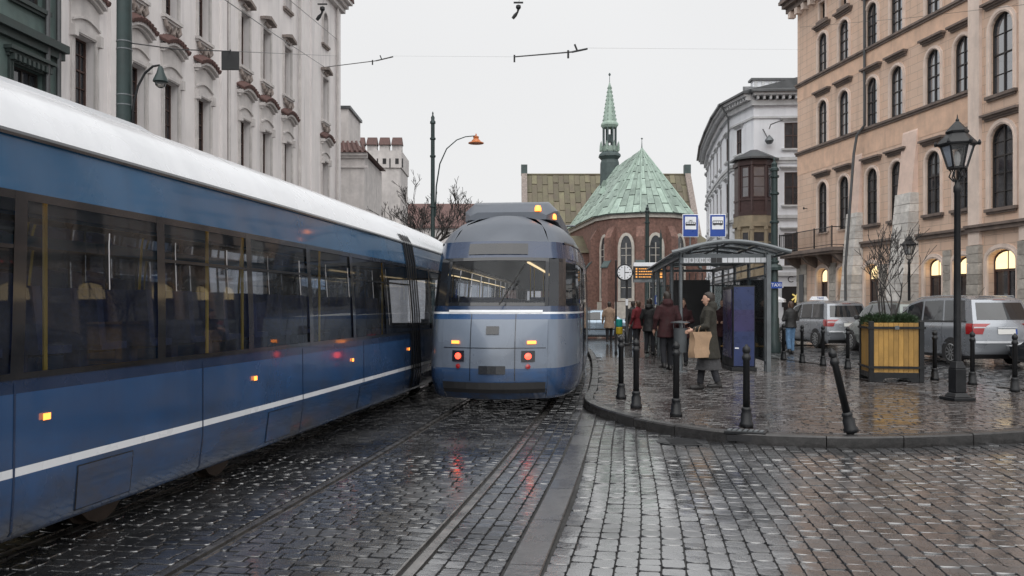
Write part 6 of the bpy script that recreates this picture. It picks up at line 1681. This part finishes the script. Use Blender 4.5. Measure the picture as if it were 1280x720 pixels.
# ================================================================ cars
def make_car(label, loc, heading, paint, L=4.75, W=1.84, H=1.74, hood=1.0, kind='mpv', rails=True, group='cars parked before the peach building'):
    """loc: rear left ground corner; heading: direction (x,y) of the nose"""
    hd = Vector(heading).normalized(); root = thing('car', label, 'car', (loc[0], loc[1], 0), math.atan2(hd.y, hd.x), group)
    if kind == 'mpv':
        ZR = [(0,H-0.05),(0.05,H),(0.3,H+0.01),(0.5,H-0.02),(0.62,H-0.14),(0.70,H-0.38),(0.785,hood+0.06),(0.84,hood),(0.93,hood-0.12),(1.0,hood-0.30)]
        RR = [0.14,0.03,0.0,0.05,0.08,0.36,0.50,0.62]
    else:
        ZR = [(0,0.98),(0.10,1.02),(0.16,1.04),(0.28,H-0.10),(0.36,H),(0.5,H),(0.58,H-0.06),(0.74,hood+0.04),(0.80,hood),(0.93,hood-0.10),(1.0,hood-0.26)]
        RR = [0.14,0.03,0.0,0.03,0.06,0.10,0.12,0.14]
    belt = H*0.595 if kind == 'mpv' else H*0.66
    FR = [0.22,0.06,0.0,0.10,0.14,0.20,0.24,0.26]
    def sec(x):
        zr = interp(ZR, x); e = min(x, 1-x)
        w = W/2*(1 - 0.13*max(0, 1-(1-x)/0.16)**2 - 0.05*max(0, 1-x/0.12)**2)
        zb = min(belt + 0.03*(1-x), zr-0.09)
        g = max(0, min(1, (zr-zb-0.09)/(H-belt-0.1)))
        wr = w*lerp(0.90, 0.775, g)
        return [(w*0.90,0.20),(w*0.975,0.33),(w,0.60),(w*0.99,lerp(0.60,zb,0.82)),(w*0.955,zb),(wr,zr-0.05),(wr*0.88,zr-0.005),(0.0,zr+0.02)]
    def P(x, v, sg, out=0.0):
        s_ = sec(x); i = min(6, int(v)); f = v-i; y = lerp(s_[i][0], s_[i+1][0], f); z = lerp(s_[i][1], s_[i+1][1], f)
        a = lerp(RR[i], RR[i+1], f); b = lerp(FR[i], FR[i+1], f); X = a + (L-a-b)*x
        dy, dz = s_[i+1][0]-s_[i][0], s_[i+1][1]-s_[i][1]; n = math.hypot(dy,dz) or 1
        return (X, sg*(y + out*dz/n), z - out*dy/n)
    off = Vector((0, -W/2, 0))
    def patch(x0, x1, v0, v1, sg, out=0.0, nx=8, nv=4, skew=0.0):
        mb = MB(); mb.grid(lambda a, b: Vector(P(lerp(x0 + skew*b, x1 + skew*b*0.0, a), lerp(v0,v1,b), sg, out)) + off, frange(0,1,nx), frange(0,1,nv))
        if sg < 0: mb.f = [tuple(reversed(q)) for q in mb.f]
        return mb
    def cap(y0, y1, v0, v1, end, out=0.0, ny=6, nv=4):
        def f(y, v):
            p = P(0.0 if end == 0 else 1.0, v, 1); bl = (0.10 if end == 0 else 0.22)*(1-y*y) + out
            return Vector((p[0]-bl if end == 0 else p[0]+bl, p[1]*y, p[2])) + off
        mb = MB(); mb.grid(f, frange(y0,y1,ny), frange(v0,v1,nv)); 
        if end == 1: mb.f = [tuple(reversed(q)) for q in mb.f]
        return mb
    xs = sorted(set([0,0.01,0.03,0.06] + frange(0.08,0.92,28) + [0.95,0.98,1.0])); vs = sorted(set(frange(0,7,28)))
    mb = MB()
    for sg in (1,-1):
        k = MB(); k.grid(lambda x, v: Vector(P(x,v,sg)) + off, xs, vs)
        mb.add(k.v, k.f)
    for e in (0,1): k = cap(-1,1,0,7,e,0,10,28); mb.add(k.v, k.f)
    bd = mb.build('body', M[paint], root, smooth=50)
    bm = bmesh.new(); bm.from_mesh(bd.data); bmesh.ops.remove_doubles(bm, verts=bm.verts, dist=0.002); bmesh.ops.recalc_face_normals(bm, faces=bm.faces); bm.to_mesh(bd.data); bm.free(); bd.data.shade_smooth()
    try: bd.data.set_sharp_from_angle(angle=R(38))
    except Exception: pass
    wins = ((0.055,0.245),(0.265,0.455),(0.475,0.635)) if kind == 'mpv' else ((0.24,0.40),(0.42,0.60))
    for sg in (1,-1):
        for i, (a, b) in enumerate(wins):
            last = i == len(wins)-1
            patch(a, b, 4.10, 4.90, sg, 0.006, 6, 4).build('side_window', M['carglass'], root, smooth=True, normals=False)
        if kind == 'mpv': patch(0.645, 0.70, 4.10, 4.86, sg, 0.006, 3, 3).build('quarter_window', M['carglass'], root, smooth=True, normals=False)
        patch(wins[0][0]-0.008, wins[-1][1]+0.07, 4.03, 4.09, sg, 0.008, 12, 1).build('belt_trim', M['blacktrim'], root, normals=False)
        patch(0.06, 0.94, 1.75, 1.95, sg, 0.010, 16, 1).build('side_moulding', M[paint] if kind == 'mpv' else M['blacktrim'], root, normals=False)
        patch(0.02, 0.98, 0.0, 0.55, sg, 0.006, 20, 1).build('sill_trim', M['blacktrim'], root, normals=False)
        for x in (0.26, 0.465, 0.655): patch(x, x+0.0022, 0.9, 4.0, sg, 0.003, 1, 6).build('door_gap', M['blacktrim'], root, normals=False)
        for x in (0.31, 0.51):
            hmb = patch(x, x+0.035, 2.74, 2.82, sg, 0.028, 2, 1); hmb.build('door_handle', M[paint], root, normals=False)
        for cx in (0.175, 0.80):
            X = P(cx, 1, 1)[0]; r = 0.33; yw = sec(cx)[2][0]
            mb = MB(); n = 24
            mb.loft([[(X+0.395*math.cos(2*math.pi*k/n), sg*y + off.y, max(0.16, 0.335+0.395*math.sin(2*math.pi*k/n))) for k in range(n)] for y in (yw-0.3, yw+0.006)], True); mb.build('wheel_arch', M['blacktrim'], root)
            mb = MB(); mb.loft([[(X+rr*math.cos(2*math.pi*k/n), sg*y + off.y, 0.335+rr*math.sin(2*math.pi*k/n)) for k in range(n)] for y, rr in ((yw-0.2,0.30),(yw-0.19,0.33),(yw-0.02,0.332),(yw+0.012,0.31),(yw+0.014,0.225))], True); wh = mb.build('wheel', M['tyre'], root, smooth=35)
            mb = MB(); mb.loft([[(X+rr*math.cos(2*math.pi*k/n), sg*y + off.y, 0.335+rr*math.sin(2*math.pi*k/n)) for k in range(n)] for y, rr in ((yw+0.012,0.228),(yw+0.022,0.215),(yw+0.018,0.205))], False)
            for k in range(10):
                a = 2*math.pi*k/10; mb.bar((X+0.03*math.cos(a), sg*(yw+0.016)+off.y, 0.335+0.03*math.sin(a)), (X+0.21*math.cos(a), sg*(yw+0.016)+off.y, 0.335+0.21*math.sin(a)), 0.03, 0.012, (0,1,0))
            mb.lathe([(0.001,0),(0.001,0.001)], 4, (X, sg*(yw+0.02)+off.y, 0.335)); mb.build('rim', M['alloy'], wh)
        X, y, z = P(0.64, 4.1, sg, 0.0); mb = MB(); mb.ell([(X+0.05,sg*(abs(y)+0.13)+off.y,z+0.02,0.03,0.05),(X+0.05,sg*(abs(y)+0.13)+off.y,z+0.06,0.07,0.10),(X+0.05,sg*(abs(y)+0.13)+off.y,z+0.14,0.07,0.10),(X+0.05,sg*(abs(y)+0.13)+off.y,z+0.18,0.03,0.06)], 10); mb.bar((X,y+off.y,z+0.03),(X+0.04,sg*(abs(y)+0.1)+off.y,z+0.08),0.04); mb.build('door_mirror', M['blacktrim'], root, smooth=True)
        tl = patch(0.0, 0.05, 2.55, 3.92, sg, 0.008, 4, 3); k = MB()
        def lens(a, b):
            y = lerp(lerp(0.74, 0.50, b), 1.0, a); q = cap(y*sg, y*sg, lerp(2.55,3.92,b), lerp(2.55,3.92,b), 0, 0.012, 1, 1); return q.v[0]
        k.grid(lens, frange(0,1,4), frange(0,1,4)); tl.add(k.v, k.f); tlo = tl.build('tail_lamp', M['redlens'], root, smooth=True)
        cap(0.66*sg, 0.98*sg, 2.93, 3.02, 0, 0.018, 4, 1).build('lamp_stripe', M['clearlens'], tlo, normals=False)
        hl_ = patch(0.945, 1.0, 2.5, 3.9, sg, 0.008, 4, 3); k = cap(0.6*sg, 1.0*sg, 2.5, 3.9, 1, 0.008, 5, 3); hl_.add(k.v, k.f); hl_.build('head_lamp', M['clearlens'], root, smooth=True)
        if rails: 
            mb = MB(); mb.tube([Vector(P(x,5.6,sg,0.035))+off for x in frange(0.04,0.56,8)], 0.016, 6); mb.build('roof_rail', M['alloy'], root, smooth=True)
    cap(-0.88, 0.88, 4.15, 4.88, 0, 0.008, 8, 4).build('rear_window', M['carglass'], root, smooth=True, normals=False)
    cap(-0.25, 0.25, 5.0, 5.2, 0, 0.02, 3, 1).build('brake_lamp', M['redlens'], root, normals=False)
    cap(-0.97, 0.97, 0.0, 0.9, 0, 0.006, 8, 2).build('bumper_trim', M['blacktrim'], root, normals=False); cap(-0.95, 0.95, 2.0, 2.14, 0, 0.022, 8, 1).build('bumper_lip', M['clearlens'], root, normals=False)
    cap(-0.97, 0.97, 0.0, 1.4, 1, 0.006, 8, 2).build('front_trim', M['blacktrim'], root, normals=False); cap(-0.5, 0.5, 2.2, 3.2, 1, 0.008, 6, 2).build('grille', M['blacktrim'], root, normals=False)
    pt = cap(-0.30, 0.30, 2.55 if kind == 'mpv' else 2.2, 2.86 if kind == 'mpv' else 2.6, 0, 0.016, 3, 1).build('number_plate', M['plate'], root, normals=False)
    cap(-0.30, -0.25, 2.55 if kind == 'mpv' else 2.2, 2.86 if kind == 'mpv' else 2.6, 0, 0.019, 1, 1).build('plate_badge', M['blue_sign'], pt, normals=False)
    cap(-0.30, 0.30, 2.93, 2.99, 0, 0.03, 3, 1).build('boot_handle', M['clearlens'], root, normals=False)
    ws = MB(); x0, x1 = (0.625,0.775) if kind == 'mpv' else (0.585,0.735)
    for sg in (1,-1): k = patch(x0, x1, 5.08, 7.0, sg, 0.008, 6, 6); ws.add(k.v, k.f)
    ws.build('windscreen', M['carglass'], root, smooth=True, normals=False)
    mb = MB(); mb.tube([Vector(P(0.02,6.9,1,0.02))+off + Vector((0.3,0,0)), Vector(P(0.02,6.9,1,0.02))+off+Vector((0.05,0,0.22))], 0.006, 5); mb.build('aerial', M['blacktrim'], root)
    return root
c1 = make_car('silver people carrier with red tail lamps behind the street lamp', (12.28,23.5), (-0.13,1), 'silver', 4.8, 1.88, 1.80)
# plate lettering (only its start is legible)
c2 = make_car('grey-green estate car between the taxi and the silver people carrier', (12.62,28.75), (-0.03,1), 'greygreen', 4.5, 1.80, 1.70)
c3 = make_car('silver taxi with a white roof sign beside the person in jeans', (12.08,33.85), (-0.14,1), 'silver', 4.6, 1.86, 1.74, rails=False)
ts = MB(); ts.frustum((2.35,2.62,-1.35,-0.65),(2.4,2.57,-1.27,-0.73),1.78,1.93); ts = ts.build('taxi_sign', M['white_sign'], c3, bevel=0.01)
link('lettering', text_mesh('TAXI', 0.13, 'blue_sign', 0.003), ts, (2.36,-1.0,1.86), (R(90),0,R(-90)))
c4 = make_car('black car nosing in at the right edge of the street', (15.75,19.6), (-0.74,0.67), 'black_car', 4.2, 1.78, 1.46, 0.96, 'saloon', False)
c5 = make_car('pale blue car glimpsed beyond the end of the platform', (((800-640)/F*41),41.5), (-1,0.06), 'paleblue', 4.3, 1.76, 1.46, 0.95, 'saloon', False, group=None)
for c_ in (c1, c2, c3): c_.scale = (1.05, 1.05, 1.06)
# ================================================================ people
def fuse(mb, m, name, parent, voxel=0.014, smooth=3):
    me = mb.mesh('tmp', m); o = bpy.data.objects.new('tmp', me); COL.objects.link(o)
    bm = bmesh.new(); bm.from_mesh(me); bmesh.ops.recalc_face_normals(bm, faces=bm.faces); bm.to_mesh(me); bm.free()
    r = o.modifiers.new('r', 'REMESH'); r.mode = 'VOXEL'; r.voxel_size = voxel; r.use_smooth_shade = True
    s = o.modifiers.new('s', 'SMOOTH'); s.iterations = smooth; s.factor = 0.5
    dg = bpy.context.evaluated_depsgraph_get(); out = bpy.data.meshes.new_from_object(o.evaluated_get(dg)); bpy.data.objects.remove(o)
    out.materials.clear(); out.materials.append(m); out.shade_smooth(); out.name = name
    return link(name, out, parent)
def cloth(name, col, rough=0.85): return mat(name, col, rough, 0, 0.25, 14, 0.7, 9, dist=0.035)
M['skin'] = mat('skin', (0.50,0.30,0.22), 0.55, var=0.08, scale=8, bump=0.05)
M['hair_dark'] = mat('dark_hair', (0.025,0.018,0.014), 0.5, var=0.3, scale=40); M['hair_brown'] = mat('brown_hair', (0.07,0.04,0.025), 0.5, var=0.3, scale=40)
M['boot'] = mat('black_leather', (0.016,0.015,0.015), 0.45, var=0.3)
def person(label, loc, facing, coat, legs, hair='hair_dark', H=1.72, stride=0.0, coat_len=0.55, hood=False, arms='down', skirt=None, hem=1.0, group=None):
    """facing: rotation so that local +Y points where the person looks"""
    t = thing('person', label, 'person', loc, facing, group); k = H/1.72; t.scale = (k,k,k)
    fy = {1: stride*0.5, -1: -stride*0.5}; ax = 0.085
    kn = {s: Vector((s*ax, fy[s]*0.5+0.03*(1 if stride else 0.4), 0.49)) for s in (1,-1)}
    an = {1: Vector((ax, fy[1], 0.09)), -1: Vector((-ax, fy[-1], 0.09 + (0.05 if stride else 0)))}
    if arms == 'down': 
        el = {s: Vector((s*0.255, -0.03 - s*stride*0.15, 1.13)) for s in (1,-1)}; wr = {s: Vector((s*0.265, 0.05 - s*stride*0.3, 0.90)) for s in (1,-1)}
    elif arms == 'front':
        el = {s: Vector((s*0.25, 0.0, 1.13)) for s in (1,-1)}; wr = {s: Vector((s*0.12, 0.24, 1.10)) for s in (1,-1)}
    else:                                  # carry: left arm bent holding a bag in front
        el = {1: Vector((0.25,-0.04,1.12)), -1: Vector((-0.25,0.04,1.13))}; wr = {1: Vector((0.26,0.06,0.90)), -1: Vector((-0.22,0.27,1.06))}
    sh = {s: Vector((s*0.175, 0, 1.40)) for s in (1,-1)}
    # body: one continuous skin from head to feet, with hands
    b = MB()
    b.ell([(0,0,0.86,0.12,0.10),(0,0,0.95,0.155,0.11),(0,0,1.08,0.13,0.095),(0,0.01,1.27,0.155,0.11),(0,0,1.40,0.17,0.09),(0,0,1.45,0.08,0.07)], 16)
    b.ell([(0,0.0,1.42,0.06,0.06),(0,0.012,1.50,0.052,0.055),(0,0.02,1.53,0.055,0.06)], 12)
    b.ell([(0,0.05,1.495,0.02,0.02),(0,0.045,1.505,0.040,0.035),(0,0.035,1.535,0.058,0.066),(0,0.022,1.58,0.068,0.084),(0,0.012,1.63,0.074,0.093),(0,0.006,1.67,0.068,0.086),(0,0.0,1.70,0.048,0.062),(0,0,1.717,0.015,0.02)], 16)
    b.tube([(0,0.104,1.605),(0,0.122,1.578),(0,0.118,1.570)], [0.009,0.015,0.012], 6)
    b.tube([(-0.024,0.098,1.538),(0.024,0.098,1.538)], 0.008, 6)
    for s in (1,-1):
        b.ell([(s*0.076,0.005,1.565,0.008,0.012),(s*0.08,0.0,1.59,0.01,0.02),(s*0.078,0,1.615,0.008,0.014)], 8)
        b.tube([sh[s], el[s], wr[s]], [0.055,0.042,0.029], 10)
        d = (wr[s]-el[s]).normalized(); sd_ = Vector((0,1,0)) if abs(d.y) < 0.7 else Vector((0,0,1)); sd_ = (sd_ - d*sd_.dot(d)).normalized()
        pc = wr[s] + d*0.05; b.tube([wr[s]-d*0.01, pc-d*0.01, pc+d*0.035], [0.026,0.034,0.03], 8)
        cr_ = d.cross(sd_)
        for j in range(4):
            q = pc + d*0.035 + sd_*(j-1.5)*0.019; ln = (0.062,0.072,0.068,0.054)[j]; cu = cr_*(-s)*0.012
            b.tube([q-d*0.02, q+d*ln*0.5+cu*0.4, q+d*ln+cu*1.6], [0.010,0.0095,0.008], 6)
        q = wr[s] + d*0.02 + sd_*0.026; b.tube([q, q+sd_*0.03+d*0.025, q+sd_*0.036+d*0.058], [0.012,0.0105,0.009], 6)
        b.tube([Vector((s*0.085,0,0.90)), kn[s], an[s]], [0.078,0.052,0.036], 10)
        b.tube([an[s]+Vector((0,-0.05,-0.05)), an[s]+Vector((0,0.05,-0.055)), an[s]+Vector((0,0.14,-0.065))], [0.035,0.036,0.024], 8)
    fuse(b, M['skin'], 'body', t, 0.0095, 2)
    e = MB()
    for s in (1,-1): e.lathe([(0,-0.008),(0.009,0),(0,0.008)], 8, (s*0.03,0.098,1.605))
    e.build('eyes', M['hair_dark'], t)
    # trousers
    g = MB(); g.ell([(0,0,0.84,0.12,0.10),(0,0,0.95,0.168,0.125),(0,0,1.04,0.15,0.112)], 14)
    for s in (1,-1): g.tube([Vector((s*0.082,0,0.93)), kn[s]+Vector((0,0,0.02)), an[s]+Vector((0,0.0,0.02))], [0.094,0.072*hem,0.060*hem], 12)
    fuse(g, M[legs], 'trousers', t, 0.014, 3)
    for s in (1,-1):
        f = MB(); a_ = an[s]; f.tube([a_+Vector((0,-0.075,-0.035)), a_+Vector((0,-0.03,-0.045)), a_+Vector((0,0.06,-0.052)), a_+Vector((0,0.15,-0.06)), a_+Vector((0,0.185,-0.066))], [0.03,0.050,0.046,0.042,0.024], 10); f.tube([a_+Vector((0,0,0.06)), a_+Vector((0,-0.01,-0.02))], [0.052,0.052], 10)
        f.v = [(x,y,max(z, a_.z-0.09+0.002)) for x,y,z in f.v]
        fuse(f, M['boot'], 'boot', t, 0.012, 2)
    # coat with sleeves
    c = MB(); zb = coat_len; fl = 0.06*(1.0-zb)/0.5
    c.ell([(0,0,zb,0.185+fl,0.15+fl),(0,0,zb+0.02,0.19+fl,0.155+fl),(0,0,0.95,0.19,0.15),(0,0,1.08,0.172,0.135),(0,0.01,1.27,0.195,0.15),(0,0,1.38,0.20,0.125),(0,0,1.44,0.14,0.10),(0,0,1.485,0.078,0.078)], 18)
    for s in (1,-1): c.tube([sh[s]+Vector((-s*0.02,0,0)), el[s], wr[s]-(wr[s]-el[s]).normalized()*0.01], [0.088,0.070,0.056], 12)
    if hood: c.ell([(0,-0.05,1.40,0.10,0.08),(0,-0.06,1.46,0.125,0.10),(0,-0.05,1.53,0.115,0.085),(0,-0.05,1.57,0.07,0.05)], 14)
    else: c.ell([(0,0,1.43,0.10,0.09),(0,0.0,1.505,0.085,0.082),(0,0,1.52,0.07,0.07)], 14)
    fuse(c, M[coat], 'coat', t, 0.014, 3)
    hm = MB(); hm.ell([(0,-0.05,1.50 if hair != 'hat' else 1.60,0.055,0.04),(0,-0.035,1.56,0.078,0.066),(0,-0.02,1.625,0.086,0.086),(0,-0.008,1.675,0.08,0.094),(0,-0.004,1.712,0.055,0.066),(0,0,1.732,0.02,0.02)], 16)
    hm.ell([(0,0.03,1.665,0.06,0.062),(0,0.03,1.69,0.055,0.058),(0,0.02,1.712,0.03,0.03)], 12)
    fuse(hm, M[hair], 'hair', t, 0.013, 2)
    if skirt:
        s_ = MB(); s_.ell([(0,0,0.36,0.20,0.17+stride*0.25),(0,0,0.40,0.195,0.165+stride*0.2),(0,0,0.9,0.16,0.13)], 16); fuse(s_, M[skirt], 'skirt', t, 0.015, 3)
    return t
M['olive'] = cloth('olive_coat', (0.026,0.024,0.018)); M['burgundy'] = cloth('burgundy_coat', (0.034,0.008,0.010)); M['redcoat'] = cloth('red_coat', (0.14,0.014,0.02)); M['blackcloth'] = cloth('black_jacket', (0.012,0.012,0.013), 0.6)
M['beige'] = cloth('beige_coat', (0.30,0.21,0.15)); M['jeans'] = cloth('blue_jeans', (0.10,0.19,0.32)); M['darktrousers'] = cloth('dark_trousers', (0.02,0.021,0.026)); M['greycloth'] = cloth('grey_cloth', (0.05,0.05,0.053)); M['rose'] = cloth('rose_coat', (0.24,0.09,0.10))
LEFT = R(90)
w_ = person('person in a long dark olive coat walking left with a paper bag', (3.5,15.65,0.122), R(78), 'olive', 'darktrousers', 'hair_dark', 1.74, 0.30, 0.56, True, 'carry', 'greycloth')
person('person in a dark red coat seen from behind beside the litter bin', (3.62,20.55,0.122), R(8), 'burgundy', 'darktrousers', 'hair_dark', 1.84, 0.10, 0.72, True)
person('person in a dark red coat facing out of the shelter behind the post', (4.32,22.3,0.122), R(170), 'burgundy', 'darktrousers', 'hair_brown', 1.70, 0.0, 0.7, True, 'front')
person('person half hidden behind the blue advertising pillar', (5.62,23.4,0.122), R(150), 'burgundy', 'darktrousers', 'hair_dark', 1.70, 0.0, 0.7, False, 'front')
GQ = 'people waiting at the stop'
person('person in a black jacket at the platform edge left of the shelter', (4.22,27.0,0.122), R(-30), 'blackcloth', 'darktrousers', 'hair_dark', 1.74, 0.14, 0.72, True, group=GQ)
person('person in a bright red coat below the street clock', (4.32,30.2,0.122), R(40), 'redcoat', 'darktrousers', 'hair_brown', 1.70, 0.2, 0.75, False, group=GQ)
person('person in a red coat just left of the departure board post', (5.05,31.6,0.122), R(160), 'redcoat', 'greycloth', 'hair_dark', 1.68, 0.0, 0.72, False, 'front', group=GQ)
person('person in a rose coat near the shelter side', (5.0,29.4,0.122), R(-60), 'rose', 'darktrousers', 'hair_brown', 1.66, 0.2, 0.7, True, group=GQ)
person('person in a beige coat farthest along the platform', (4.0,36.2,0.122), R(0), 'beige', 'darktrousers', 'hair_dark', 1.70, 0.2, 0.62, False, group=GQ)
person('person in a dark coat behind the red coats', (4.75,34.6,0.122), R(20), 'blackcloth', 'darktrousers', 'hair_dark', 1.72, 0.0, 0.7, False, group=GQ)
person('person in a black jacket and blue jeans seen from behind by the taxi', (9.5,30.0,0.0), R(12), 'blackcloth', 'jeans', 'hair_brown', 1.80, 0.12, 0.86, False, 'front', hem=1.15)
# paper bag held in front of the walking figure
pb = thing('paper_bag', 'tan paper carrier bag held by the walking person', 'bag', (3.30,15.42,0.72), R(30))
M['paper'] = mat('brown_paper', (0.36,0.24,0.15), 0.8, var=0.15, scale=6, bump=0.4, bscale=12, dist=0.02)
mb = MB(); r_ = random.Random(2)
rows = []
for i in range(7):
    z = i*0.075; wv = 0.20 + 0.015*math.sin(i*1.3)
    rows.append([(x*(wv)+r_.uniform(-.012,.012), y*0.085*(1-0.35*i/6)+r_.uniform(-.01,.01), z) for x, y in ((-1,-1),(-0.33,-1.1),(0.33,-0.9),(1,-1),(1,1),(0.33,1.1),(-0.33,0.9),(-1,1))])
mb.loft(rows, False); mb.f.append(tuple(range(8))[::-1]); mb.build('sack', M['paper'], pb, smooth=60)
for y in (-0.05,0.05):
    MB().tube([(-0.09,y,0.44),(-0.07,y,0.52),(0,y*0.3,0.555),(0.07,y,0.52),(0.09,y,0.44)], 0.006, 5).build('handle', M['paper'], pb)
